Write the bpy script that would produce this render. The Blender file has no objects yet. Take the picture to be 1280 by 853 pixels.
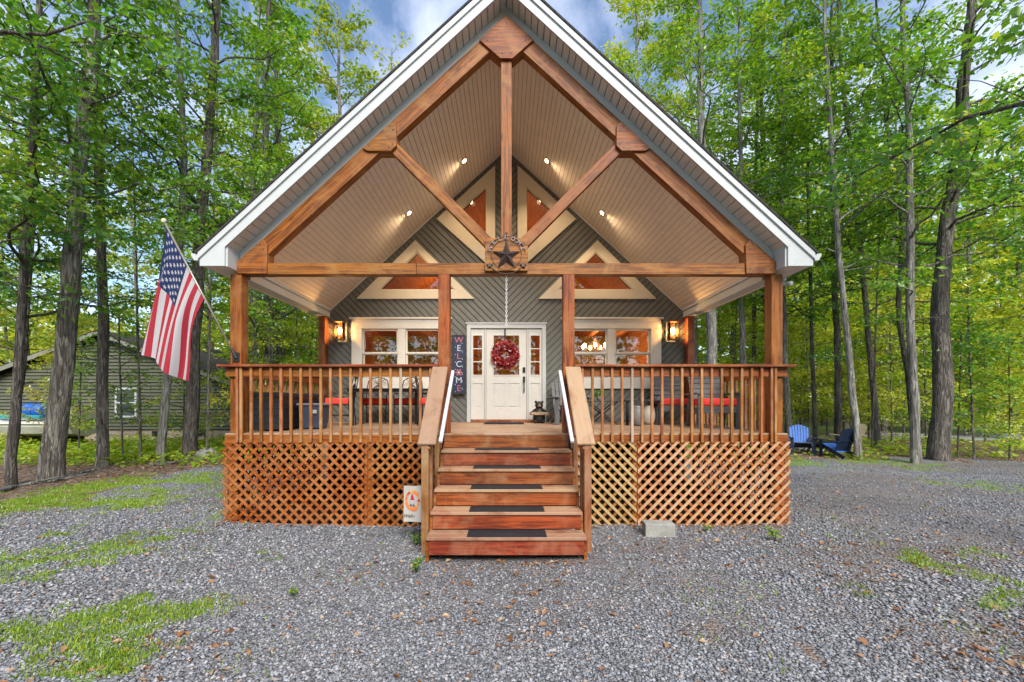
import bpy, bmesh, math, random
import numpy as np
from mathutils import Vector, Matrix

random.seed(7)
RNG = np.random.default_rng(11)
SC = bpy.context.scene
COL = SC.collection
R = math.radians

# camera constants (focal length in px of the 1280 px frame)
F, CX, HY = 525.0, 633.0, 500.0
CAMY, CAMZ = -6.4, 1.85
DECK = 1.35

def PX(px, d):                       # world X of an image column at depth d
    return (px - CX) / F * d
def PZ(py, d):                       # world Z of an image row at depth d
    return CAMZ + (HY - py) / F * d
def PT(px, py, d):
    return Vector((PX(px, d), CAMY + d, PZ(py, d)))
def GP(px, py):                      # ground point under a pixel
    d = F * CAMZ / (py - HY)
    return PX(px, d), CAMY + d

# ------------------------------------------------------------------ objects
def world_of(o):
    m = o.matrix_basis.copy()
    p = o.parent
    while p is not None:
        m = p.matrix_basis @ m
        p = p.parent
    return m

def put(o, parent=None, M=None):
    if o.name not in COL.objects:
        COL.objects.link(o)
    M = M or Matrix.Identity(4)
    if parent is not None:
        o.parent = parent
        o.matrix_basis = world_of(parent).inverted() @ M
    else:
        o.matrix_basis = M
    return o

def tag(o, label=None, cat=None, group=None, kind=None):
    if label: o['label'] = label
    if cat: o['category'] = cat
    if group: o['group'] = group
    if kind: o['kind'] = kind
    return o

def empty(name, loc=(0, 0, 0), label=None, cat=None, group=None, rz=0.0):
    o = bpy.data.objects.new(name, None)
    o.empty_display_size = 0.1
    put(o, None, Matrix.Translation(loc) @ Matrix.Rotation(rz, 4, 'Z'))
    return tag(o, label, cat, group)

KIDS = {}
def children(o):
    return [c for c in COL.objects if c.parent == o]
def copy_tree(o, parent=None):
    c = o.copy(); COL.objects.link(c)
    c.parent = parent
    for ch in children(o):
        copy_tree(ch, c)
    return c
def place(o, loc, rz=0.0, s=1.0):
    o.matrix_basis = Matrix.Translation(loc) @ Matrix.Rotation(rz, 4, 'Z') @ Matrix.Scale(s, 4)
    return o

# ------------------------------------------------------------------ mesh builder
class MB:
    def __init__(s):
        s.v = []; s.f = []; s.m = []
    def add(s, vs, fs, mi=0):
        b = len(s.v)
        s.v.extend([tuple(x) for x in vs])
        for f in fs:
            s.f.append(tuple(i + b for i in f)); s.m.append(mi)
        return s
    def box(s, x0, x1, y0, y1, z0, z1, mi=0):
        vs = [(x0,y0,z0),(x1,y0,z0),(x1,y1,z0),(x0,y1,z0),(x0,y0,z1),(x1,y0,z1),(x1,y1,z1),(x0,y1,z1)]
        return s.add(vs, [(3,2,1,0),(4,5,6,7),(0,1,5,4),(1,2,6,5),(2,3,7,6),(3,0,4,7)], mi)
    def cbox(s, c, sx, sy, sz, mi=0, M=None):
        vs = [(a*sx/2, b*sy/2, e*sz/2) for e in (-1,1) for a,b in ((-1,-1),(1,-1),(1,1),(-1,1))]
        M = M or Matrix.Identity(3)
        vs = [Vector(c) + M @ Vector(v) for v in vs]
        return s.add(vs, [(3,2,1,0),(4,5,6,7),(0,1,5,4),(1,2,6,5),(2,3,7,6),(3,0,4,7)], mi)
    def bar(s, p0, p1, w, h, mi=0, up=(0,0,1)):
        M, L = axes(p0, p1, up)
        c = (Vector(p0)+Vector(p1))/2
        return s.cbox(c, L, w, h, mi, M.to_3x3())
    def prism(s, poly, y0, y1, mi=0):           # poly: (x, z) outline, extruded along y
        n = len(poly)
        vs = [(x, y0, z) for x, z in poly] + [(x, y1, z) for x, z in poly]
        area = sum(poly[i][0]*poly[(i+1)%n][1]-poly[(i+1)%n][0]*poly[i][1] for i in range(n))
        fs = [tuple(range(n)), tuple(range(2*n-1, n-1, -1))] + [(i, i+n, (i+1)%n+n, (i+1)%n) for i in range(n)]
        if area < 0:
            fs = [tuple(reversed(f)) for f in fs]
        return s.add(vs, fs, mi)
    def ring(s, outer, inner, y0, y1, mi=0):    # casing: outer and inner (x, z) outlines
        n = len(outer)
        for i in range(n):
            j = (i+1) % n
            s.prism([outer[i], outer[j], inner[j], inner[i]], y0, y1, mi)
        return s
    def tube(s, pts, rad, n=8, mi=0, cap=True):
        v, f = tube_arrays(np.array([tuple(p) for p in pts], float), np.broadcast_to(np.array(rad, float), (len(pts),)), n)
        s.add(v.tolist(), f.tolist(), mi)
        if cap:
            b = len(s.v) - len(v)
            s.f.append(tuple(range(b+n-1, b-1, -1))); s.m.append(mi)
            e = len(s.v) - n
            s.f.append(tuple(range(e, e+n))); s.m.append(mi)
        return s
    def lathe(s, prof, c=(0,0,0), n=16, mi=0, M=None):
        vs = []; M = M or Matrix.Identity(3)
        for r, z in prof:
            for k in range(n):
                a = 2*math.pi*k/n
                vs.append(Vector(c) + M @ Vector((r*math.cos(a), r*math.sin(a), z)))
        fs = []
        for i in range(len(prof)-1):
            for k in range(n):
                fs.append((i*n+k, i*n+(k+1)%n, (i+1)*n+(k+1)%n, (i+1)*n+k))
        fs.append(tuple(range(n-1, -1, -1))); fs.append(tuple(range((len(prof)-1)*n, len(prof)*n)))
        return s.add(vs, fs, mi)
    def ball(s, c, rx, ry, rz, n=12, mi=0, M=None):
        prof = [(math.cos(t), math.sin(t)) for t in np.linspace(-math.pi/2*.98, math.pi/2*.98, n//2+1)]
        S = Matrix.Diagonal((rx, ry, rz))
        return s.lathe(prof, c, n, mi, (M @ S) if M else S)
    def mesh(s, name, mats, smooth=False):
        me = bpy.data.meshes.new(name)
        me.from_pydata(s.v, [], s.f)
        if not isinstance(mats, (list, tuple)): mats = [mats]
        for m in mats: me.materials.append(m)
        if len(mats) > 1: me.polygons.foreach_set('material_index', s.m)
        if smooth: me.polygons.foreach_set('use_smooth', [True]*len(s.f))
        me.update()
        return me
    def build(s, name, mats, parent=None, smooth=False, bevel=0.0, M=None, seg=2):
        o = bpy.data.objects.new(name, s.mesh(name, mats, smooth))
        put(o, parent, M)
        if bevel:
            b = o.modifiers.new('bevel', 'BEVEL'); b.width = bevel; b.segments = seg; b.limit_method = 'ANGLE'
        return o

def axes(p0, p1, up=(0,0,1)):
    p0 = Vector(p0); p1 = Vector(p1)
    x = (p1 - p0); L = x.length; x.normalize()
    u = Vector(up)
    if abs(x.dot(u)) > .98: u = Vector((0, 1, 0))
    y = u.cross(x).normalized(); z = x.cross(y)
    M = Matrix((x, y, z)).transposed().to_4x4()
    M.translation = p0
    return M, L

_beam_cache = {}
def beam(name, p0, p1, w, h, mat, parent, up=(0,0,1), bevel=.004, cut0=0.0, cut1=0.0):
    """a timber of its own, grain along its local x; w along local y, h along local z."""
    M, L = axes(p0, p1, up)
    key = (name, round(L, 4), w, h, mat.name, cut0, cut1)
    me = _beam_cache.get(key)
    if me is None:
        b = MB()
        vs = [(0+(cut0 if e < 0 else 0) if a < 0 else L-(cut1 if e < 0 else 0), c*w/2, e*h/2) for e in (-1,1) for a,c in ((-1,-1),(1,-1),(1,1),(-1,1))]
        b.add(vs, [(3,2,1,0),(4,5,6,7),(0,1,5,4),(1,2,6,5),(2,3,7,6),(3,0,4,7)])
        me = b.mesh(name, mat); _beam_cache[key] = me
    o = bpy.data.objects.new(name, me)
    put(o, parent, M)
    if bevel:
        bv = o.modifiers.new('bevel', 'BEVEL'); bv.width = bevel; bv.segments = 1
    return o

def tube_arrays(P, rad, n):
    P = np.asarray(P, float); k = len(P)
    T = np.gradient(P, axis=0)
    T /= np.linalg.norm(T, axis=1)[:, None] + 1e-9
    mean = np.abs(T).mean(0); ref = np.zeros(3); ref[np.argmin(mean)] = 1
    N1 = np.cross(T, ref); N1 /= np.linalg.norm(N1, axis=1)[:, None] + 1e-9
    N2 = np.cross(T, N1)
    a = np.arange(n) * 2*np.pi/n
    V = P[:, None, :] + rad[:, None, None]*(np.cos(a)[None, :, None]*N1[:, None, :] + np.sin(a)[None, :, None]*N2[:, None, :])
    i = np.arange(k-1)[:, None]*n; j = np.arange(n)[None, :]; j2 = (j+1) % n
    Fc = np.stack([i+j, i+j2, i+n+j2, i+n+j], -1).reshape(-1, 4)
    return V.reshape(-1, 3), Fc

def np_mesh(name, V, Fc, mats, attr=None, smooth=False, mi=None):
    """fast mesh from arrays; all faces with the same number of corners. attr: {name: per-vertex float array}"""
    me = bpy.data.meshes.new(name)
    V = np.asarray(V, np.float32); Fc = np.asarray(Fc, np.int32)
    k = Fc.shape[1]
    me.vertices.add(len(V)); me.vertices.foreach_set('co', V.ravel())
    me.loops.add(Fc.size); me.loops.foreach_set('vertex_index', Fc.ravel())
    me.polygons.add(len(Fc)); me.polygons.foreach_set('loop_start', np.arange(len(Fc), dtype=np.int32)*k)
    if smooth: me.polygons.foreach_set('use_smooth', np.ones(len(Fc), dtype=bool))
    if not isinstance(mats, (list, tuple)): mats = [mats]
    for m in mats: me.materials.append(m)
    if mi is not None: me.polygons.foreach_set('material_index', np.asarray(mi, np.int32))
    me.update(calc_edges=True)
    for nm, arr in (attr or {}).items():
        a = me.attributes.new(nm, 'FLOAT', 'POINT'); a.data.foreach_set('value', np.asarray(arr, np.float32))
    return me

def np_obj(name, me, parent=None, M=None):
    o = bpy.data.objects.new(name, me)
    return put(o, parent, M)

def text_mb(mb, string, size, M, extrude=.002, mi=0, align='CENTER', font_shear=0.0):
    """adds lettering to a mesh builder; letters lie in M's local xy plane"""
    cu = bpy.data.curves.new('lettering', 'FONT')
    cu.body = string; cu.size = size; cu.extrude = extrude; cu.align_x = align; cu.align_y = 'CENTER'; cu.resolution_u = 3
    cu.shear = font_shear
    o = bpy.data.objects.new('lettering', cu); COL.objects.link(o)
    dg = bpy.context.evaluated_depsgraph_get()
    me = o.evaluated_get(dg).to_mesh()
    vs = [M @ v.co for v in me.vertices]; fs = [tuple(p.vertices) for p in me.polygons]
    mb.add(vs, fs, mi)
    o.evaluated_get(dg).to_mesh_clear()
    bpy.data.objects.remove(o); bpy.data.curves.remove(cu)
    return mb

# ------------------------------------------------------------------ polygon clipping in a plane
def clip(poly, n, c, keep_ge=True):            # keeps points with n.p >= c
    out = []; k = len(poly)
    for i in range(k):
        a, b = poly[i], poly[(i+1) % k]
        da = n[0]*a[0]+n[1]*a[1]-c; db = n[0]*b[0]+n[1]*b[1]-c
        if not keep_ge: da, db = -da, -db
        if da >= 0: out.append(a)
        if (da > 0 > db) or (da < 0 < db):
            t = da/(da-db); out.append((a[0]+t*(b[0]-a[0]), a[1]+t*(b[1]-a[1])))
    return out
def parea(p):
    return abs(sum(p[i][0]*p[(i+1)%len(p)][1]-p[(i+1)%len(p)][0]*p[i][1] for i in range(len(p))))/2
def ccw(p):
    a = sum(p[i][0]*p[(i+1)%len(p)][1]-p[(i+1)%len(p)][0]*p[i][1] for i in range(len(p)))
    return p if a > 0 else list(reversed(p))
def subtract(poly, hole):                      # convex minus convex -> convex pieces
    hole = ccw(hole); out = []; rem = poly
    for i in range(len(hole)):
        a, b = hole[i], hole[(i+1) % len(hole)]
        n = (-(b[1]-a[1]), b[0]-a[0]); c = n[0]*a[0]+n[1]*a[1]   # inside: n.p >= c
        o = clip(rem, n, c, False)
        if len(o) > 2 and parea(o) > 1e-5: out.append(o)
        rem = clip(rem, n, c, True)
        if len(rem) < 3: break
    return out

# ------------------------------------------------------------------ materials
class NT:
    def __init__(s, name):
        s.mat = bpy.data.materials.new(name); s.mat.use_nodes = True
        s.t = s.mat.node_tree; s.t.nodes.clear()
        s.out = s.t.nodes.new('ShaderNodeOutputMaterial')
    def n(s, typ, **kw):
        nd = s.t.nodes.new('ShaderNode' + typ)
        for k, v in kw.items():
            if k.startswith('i_'):
                key = k[2:].replace('_', ' ')
                nd.inputs[key].default_value = v
            else: setattr(nd, k, v)
        return nd
    def l(s, a, b): s.t.links.new(a, b)
    def coord(s, scale=(1,1,1), kind='Object', rot=(0,0,0)):
        tc = s.n('TexCoord'); mp = s.n('Mapping')
        mp.inputs['Scale'].default_value = scale; mp.inputs['Rotation'].default_value = rot
        s.l(tc.outputs[kind], mp.inputs['Vector'])
        return mp.outputs['Vector']
    def noise(s, vec, scale=5, detail=4, rough=.5, dist=0):
        nd = s.n('TexNoise'); nd.inputs['Scale'].default_value = scale; nd.inputs['Detail'].default_value = detail
        nd.inputs['Roughness'].default_value = rough; nd.inputs['Distortion'].default_value = dist
        s.l(vec, nd.inputs['Vector']); return nd.outputs['Fac']
    def ramp(s, fac, stops, interp='LINEAR'):
        nd = s.n('ValToRGB'); cr = nd.color_ramp; cr.interpolation = interp
        while len(cr.elements) > 1: cr.elements.remove(cr.elements[-1])
        for i, (p, c) in enumerate(stops):
            e = cr.elements[0] if i == 0 else cr.elements.new(p)
            e.position = p; e.color = (*c, 1) if len(c) == 3 else c
        s.l(fac, nd.inputs['Fac']); return nd.outputs['Color']
    def math(s, op, a, b=None, c=None, clamp=False):
        nd = s.n('Math', operation=op, use_clamp=clamp)
        for i, x in enumerate((a, b, c)):
            if x is None: continue
            if isinstance(x, (int, float)): nd.inputs[i].default_value = x
            else: s.l(x, nd.inputs[i])
        return nd.outputs[0]
    def mix(s, fac, a, b, blend='MIX'):
        nd = s.n('Mix', data_type='RGBA', blend_type=blend)
        for sock, x in ((nd.inputs[0], fac), (nd.inputs[6], a), (nd.inputs[7], b)):
            if isinstance(x, (int, float)): sock.default_value = x
            elif isinstance(x, (tuple, list)): sock.default_value = (*x, 1) if len(x) == 3 else x
            else: s.l(x, sock)
        return nd.outputs[2]
    def vary(s, col, amt_v=.25, amt_h=.01):     # per-object tone
        oi = s.n('ObjectInfo'); h = s.n('HueSaturation')
        v = s.math('MULTIPLY_ADD', oi.outputs['Random'], 2*amt_v, 1-amt_v)
        s.l(v, h.inputs['Value'])
        r2 = s.math('FRACT', s.math('MULTIPLY', oi.outputs['Random'], 17.3))
        s.l(s.math('MULTIPLY_ADD', r2, 2*amt_h, .5-amt_h), h.inputs['Hue'])
        s.l(col, h.inputs['Color']); return h.outputs['Color']
    def bump(s, h, strength=.3, dist=.01):
        b = s.n('Bump'); b.inputs['Strength'].default_value = strength; b.inputs['Distance'].default_value = dist
        s.l(h, b.inputs['Height']); return b.outputs['Normal']
    def pbr(s, col, rough=.6, metal=0.0, normal=None, spec=.4, **kw):
        p = s.n('BsdfPrincipled')
        for key, x in (('Base Color', col), ('Roughness', rough), ('Metallic', metal), ('Specular IOR Level', spec)):
            if isinstance(x, (int, float)): p.inputs[key].default_value = x
            elif isinstance(x, (tuple, list)): p.inputs[key].default_value = (*x, 1) if len(x) == 3 else x
            else: s.l(x, p.inputs[key])
        if normal is not None: s.l(normal, p.inputs['Normal'])
        for k, v in kw.items():
            p.inputs[k.replace('_', ' ')].default_value = v
        s.l(p.outputs[0], s.out.inputs[0]); return p

def wood(name, light, dark, axis='x', worn=None, worn_amt=.0, rough=.55, vary=.18, scale=1.0, bump=.25):
    t = NT(name)
    sc = {'x': (1.2, 22, 22), 'y': (22, 1.2, 22), 'z': (22, 22, 1.2)}[axis]
    oi = t.n('ObjectInfo'); tc = t.n('TexCoord')
    off = t.n('VectorMath', operation='ADD')
    t.l(tc.outputs['Object'], off.inputs[0])
    cmb = t.n('CombineXYZ'); r = t.math('MULTIPLY', oi.outputs['Random'], 37.0)
    for k in range(3): t.l(r, cmb.inputs[k])
    t.l(cmb.outputs[0], off.inputs[1])
    mp = t.n('Mapping'); mp.inputs['Scale'].default_value = tuple(x*scale for x in sc)
    t.l(off.outputs[0], mp.inputs['Vector'])
    g1 = t.noise(mp.outputs[0], 1.0, 6, .6, 1.2)
    g2 = t.noise(mp.outputs[0], 4.0, 3, .6, .3)
    col = t.ramp(g1, [(.36, tuple(c*.75 for c in dark)), (.45, dark), (.55, light), (.68, tuple(c*1.15 for c in light))])
    big = t.noise(off.outputs[0], 1.1, 3)
    col = t.mix(t.math('MULTIPLY', t.ramp(big, [(.4, (0,0,0)), (.65, (1,1,1))]), .4), col, dark)
    col = t.mix(t.math('MULTIPLY', t.ramp(g2, [(.47, (0,0,0)), (.60, (1,1,1))]), .5), col, dark)
    # knots
    mk = t.n('Mapping'); mk.inputs['Scale'].default_value = tuple({1.2: 1.6, 22: 5}[x] for x in sc)
    t.l(off.outputs[0], mk.inputs['Vector'])
    vo = t.n('TexVoronoi'); vo.inputs['Scale'].default_value = 1.0; t.l(mk.outputs[0], vo.inputs['Vector'])
    kn = t.ramp(vo.outputs['Distance'], [(.07, (1,1,1)), (.15, (0,0,0))])
    col = t.mix(t.math('MULTIPLY', kn, .7), col, tuple(c*.35 for c in dark))
    if worn:
        lo = t.noise(off.outputs[0], 2.2, 5, .65, .6)
        thr = .62 - worn_amt*.35
        col = t.mix(t.math('MULTIPLY', t.ramp(lo, [(thr-.1, (0,0,0)), (thr+.12, (1,1,1))]), .8), col, worn)
        fine = t.ramp(g2, [(.5, (0,0,0)), (.6, (1,1,1))])
        col = t.mix(t.math('MULTIPLY', fine, .25*worn_amt), col, worn)
    col = t.vary(col, vary, .012)
    t.pbr(col, rough, normal=t.bump(t.math('ADD', g1, g2), bump, .004), spec=.35)
    return t.mat

def paint(name, col, rough=.5, var=.06, bump=.1, nscale=6, spec=.4, metal=0.0, dirt=None):
    t = NT(name)
    v = t.coord()
    n = t.noise(v, nscale, 5, .6)
    c = t.mix(t.math('MULTIPLY', t.ramp(n, [(.35, (0,0,0)), (.75, (1,1,1))]), 1.0), tuple(x*(1-var) for x in col), tuple(min(1, x*(1+var)) for x in col))
    if dirt:
        d = t.noise(v, 1.7, 7, .7, .5)
        c = t.mix(t.math('MULTIPLY', t.ramp(d, [(.52, (0,0,0)), (.75, (1,1,1))]), .5), c, dirt)
    nm = t.bump(t.noise(v, nscale*14, 3), bump, .003) if bump else None
    t.pbr(c, rough, metal, nm, spec)
    return t.mat

def emit(name, col, strength):
    t = NT(name); e = t.n('Emission'); e.inputs['Color'].default_value = (*col, 1); e.inputs['Strength'].default_value = strength
    t.l(e.outputs[0], t.out.inputs[0]); return t.mat

def glass(name, tint=(1,1,1), refl=.08):
    t = NT(name)
    tr = t.n('BsdfTransparent'); tr.inputs['Color'].default_value = (*tint, 1)
    gl = t.n('BsdfGlossy'); gl.inputs['Roughness'].default_value = .015
    fr = t.n('Fresnel'); fr.inputs['IOR'].default_value = 1.5
    nz = t.noise(t.coord((1,1,1)), 1.3, 2); t.l(t.bump(nz, .04, .05), gl.inputs['Normal'])
    fac = t.math('MULTIPLY_ADD', fr.outputs[0], 1.0, refl, clamp=True)
    mx = t.n('MixShader'); t.l(fac, mx.inputs[0]); t.l(tr.outputs[0], mx.inputs[1]); t.l(gl.outputs[0], mx.inputs[2])
    t.l(mx.outputs[0], t.out.inputs[0]); return t.mat

def leaf_mat(name, stops, trans=.45, gloss=.06, hue=.012, val=.15):
    t = NT(name)
    at = t.n('Attribute', attribute_name='tone')
    col = t.ramp(at.outputs['Fac'], stops)
    col = t.vary(col, val, hue)
    d = t.n('BsdfDiffuse'); t.l(col, d.inputs['Color'])
    tr = t.n('BsdfTranslucent')
    hs = t.n('HueSaturation'); hs.inputs['Value'].default_value = 1.5; hs.inputs['Saturation'].default_value = 1.05; hs.inputs['Hue'].default_value = .49
    t.l(col, hs.inputs['Color']); t.l(hs.outputs[0], tr.inputs['Color'])
    m1 = t.n('MixShader'); m1.inputs[0].default_value = trans
    t.l(d.outputs[0], m1.inputs[1]); t.l(tr.outputs[0], m1.inputs[2])
    g = t.n('BsdfGlossy'); g.inputs['Roughness'].default_value = .38; g.inputs['Color'].default_value = (.9, .95, 1, 1)
    m2 = t.n('MixShader'); m2.inputs[0].default_value = gloss
    t.l(m1.outputs[0], m2.inputs[1]); t.l(g.outputs[0], m2.inputs[2])
    t.l(m2.outputs[0], t.out.inputs[0]); return t.mat

def bark(name, dark, light, scale=1.0, lichen=None):
    t = NT(name)
    v = t.coord((13*scale, 13*scale, 1.5*scale))
    n1 = t.noise(v, 1.5, 8, .68, 1.2)
    vo = t.n('TexVoronoi', feature='DISTANCE_TO_EDGE'); vo.inputs['Scale'].default_value = 1.3; t.l(v, vo.inputs['Vector'])
    fur = t.ramp(vo.outputs['Distance'], [(.0, (0,0,0)), (.11, (1,1,1))])
    patch = t.noise(t.coord((2, 2, .7)), 1.6, 5, .6)
    col = t.ramp(n1, [(.38, tuple(c*.7 for c in dark)), (.47, dark), (.58, light), (.7, tuple(c*1.15 for c in light))])
    col = t.mix(t.math('MULTIPLY', t.ramp(patch, [(.4, (0,0,0)), (.65, (1,1,1))]), .45), col, dark)
    col = t.mix(t.math('MULTIPLY', t.math('SUBTRACT', 1.0, fur), .28), col, tuple(c*.45 for c in dark))
    if lichen:
        lo = t.noise(t.coord((1,1,.6)), 3.0, 6, .7)
        col = t.mix(t.math('MULTIPLY', t.ramp(lo, [(.55, (0,0,0)), (.66, (1,1,1))]), .6), col, lichen)
    col = t.vary(col, .15, .01)
    h = t.math('ADD', t.math('MULTIPLY', fur, .35), t.math('MULTIPLY', n1, 1.6))
    t.pbr(col, .9, normal=t.bump(h, 1.0, .06), spec=.12)
    return t.mat
# ================================================================== materials
CEDAR   = wood('cedar_stain', (.305, .088, .006), (.135, .033, .003), worn=(.31, .13, .035), worn_amt=.12, vary=.12)
CEDAR_D = wood('cedar_stain_red', (.29, .058, .011), (.13, .024, .006), worn=(.30, .13, .06), worn_amt=.12)
BALUS   = wood('baluster_stain', (.36, .125, .028), (.22, .065, .013), worn=(.40, .22, .10), worn_amt=.25, vary=.14)
BALUS_P = wood('baluster_bare', (.46, .35, .25), (.34, .24, .16), vary=.08)
TREAD   = wood('tread_wood', (.31, .112, .045), (.18, .055, .02), worn=(.38, .25, .15), worn_amt=.6)
CAPW    = wood('cap_board_wood', (.28, .125, .06), (.15, .055, .025), worn=(.36, .24, .15), worn_amt=.7)
LATT    = wood('lattice_stain', (.325, .097, .008), (.17, .044, .005), worn=(.35, .155, .045), worn_amt=.2, axis='x')
LATT_P  = wood('lattice_bare', (.43, .255, .105), (.31, .15, .05), worn=(.45, .31, .17), worn_amt=.5)
DECKW   = wood('deck_board', (.28, .13, .06), (.17, .07, .03), worn=(.33, .23, .16), worn_amt=.6)
NEWEL   = wood('newel_wood', (.30, .12, .035), (.18, .065, .018), worn=(.32, .19, .10), worn_amt=.4)
PINE_IN = wood('interior_pine', (.48, .19, .05), (.33, .11, .03), axis='y', vary=.05)
SIDING  = paint('siding_paint', (.152, .152, .134), .62, .10, .12, 4, dirt=(.17, .18, .15))
SIDE_BK = paint('siding_backing', (.07, .072, .06), .9, .05, 0)
TRIM    = paint('white_trim', (.49, .51, .505), .45, .04, .05, 3)
TRIM_W  = paint('cream_casing', (.66, .625, .545), .5, .04, .08, 5)
GABLE_T = paint('gable_casing', (.62, .545, .41), .5, .04, .08, 5)  # casing paint with the warm light on the gable mixed into its colour
SOFFIT  = paint('ceiling_board', (.78, .70, .60), .55, .05, .05, 5)
SOFF_BK = paint('groove_backing', (.40, .35, .29), .9, .05, 0)
DOORW   = paint('door_paint', (.62, .60, .55), .38, .03, .03, 4)
BLACKM  = paint('black_metal', (.018, .018, .019), .42, .2, .05, 20)
RUBBER  = paint('black_rubber', (.014, .015, .019), .75, .25, .5, 30, dirt=(.035, .03, .03))
GREYW   = wood('grey_paint_wood', (.125, .13, .13), (.085, .088, .09), vary=.1)
RED     = paint('red_canvas', (.74, .045, .035), .8, .12, .3, 12)
GLASS   = glass('window_glass', (.9, .92, .9), .05)
GLASS_D = glass('gable_glass', (.95, .93, .9), .03)
BLIND   = paint('blind_slat', (.16, .085, .04), .5, .05, 0)
ROOFM = None
def _roof():
    t = NT('roof_shingle')
    v = t.coord()
    b = t.n('TexBrick'); b.inputs['Scale'].default_value = 1.0
    b.inputs['Color1'].default_value = (.035, .033, .032, 1); b.inputs['Color2'].default_value = (.07, .065, .06, 1); b.inputs['Mortar'].default_value = (.012, .012, .012, 1)
    b.inputs['Brick Width'].default_value = .3; b.inputs['Row Height'].default_value = .14; b.inputs['Mortar Size'].default_value = .008
    mp = t.coord((1, 1, 1), rot=(0, 0, R(90))); t.l(mp, b.inputs['Vector'])
    n = t.noise(v, 90, 4)
    c = t.mix(.4, b.outputs[0], t.ramp(n, [(.3, (.02, .02, .02)), (.7, (.09, .085, .08))]))
    t.pbr(c, .95, normal=t.bump(n, .6, .01), spec=.1)
    return t.mat
ROOFM = _roof()
IRON = paint('rusty_iron', (.075, .052, .045), .5, .3, .4, 9, metal=.4, dirt=(.16, .075, .04))

S = .9167                      # roof pitch (11 in 12)
WY = 3.05                      # front wall of the cabin
HB = 11.0                      # back of the cabin

# ================================================================== cabin
cabin = empty('cabin', (0, WY, DECK), 'grey green gabled cabin with diagonal siding, white trim and open cedar truss porch', 'cabin')

# ---- front wall of diagonal boards with true grooves, holes where the glass is
T_LOW = [(-2.86, 4.31), (-1.14, 4.31), (-2.0, 5.17)]
T_UP = [(-.45, 6.62), (-1.07, 6.06), (-.45, 5.49)]
W_IN = [(-3.22, 2.35), (-1.5, 2.35), (-1.5, 3.43), (-3.22, 3.43)]
D_IN = [(-.80, 1.30), (.02, 1.30), (.02, 3.45), (-.80, 3.45)]
HALF = [(-4.0, 1.30), (-.012, 1.30), (-.012, 7.45), (-4.0, 7.46 - S*4.0)]
w = MB(); q = 1/math.sqrt(2); sp = .112
for k in range(-60, 80):
    st = clip(HALF, (q, q), k*sp); st = clip(st, (q, q), k*sp + sp - .021, False) if len(st) > 2 else []
    if len(st) < 3: continue
    parts = [st]
    for h in (T_LOW, T_UP, W_IN, D_IN):
        parts = [o for p in parts for o in subtract(p, h)]
    for p in parts:
        w.prism(p, WY-.018, WY); w.prism([(-x, z) for x, z in p], WY-.018, WY)
bk = [HALF]
for h in (T_LOW, T_UP, W_IN, D_IN): bk = [o for p in bk for o in subtract(p, h)]
for p in bk:
    w.prism(p, WY-.006, WY+.1, 1); w.prism([(-x, z) for x, z in p], WY-.006, WY+.1, 1)
w.box(-.011, .011, WY-.010, WY+.1, 3.5, 7.44, 1)
w.build('siding', [SIDING, SIDE_BK], cabin)

# ---- side and rear walls of the body
for sx in (-1, 1):
    b = MB(); b.box(min(sx*4.0, sx*3.9), max(sx*4.0, sx*3.9), WY+.1, HB, -.2, 3.75)
    k = .0
    z = .0
    while z < 3.7:
        b.box(min(sx*4.0, sx*4.018), max(sx*4.0, sx*4.018), WY+.001, HB, z, z+.19); z += .2
    b.build('side_wall', SIDING, cabin)
b = MB(); b.prism([(-3.9, 0), (3.9, 0), (3.9, 3.8), (0, 7.4), (-3.9, 3.8)], HB-.1, HB); b.build('rear_wall', SIDING, cabin)
b = MB(); b.box(-4.0, -3.8, WY+.1, WY+.3, -.1, 1.28); b.box(-3.8, 3.8, WY+.02, WY+.25, -.2, 1.26); b.build('foundation', paint('foundation_block', (.05, .045, .04), .9, .1, .5, 8), cabin)  # block colour darkened to stand in for shade behind the lattice

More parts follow.
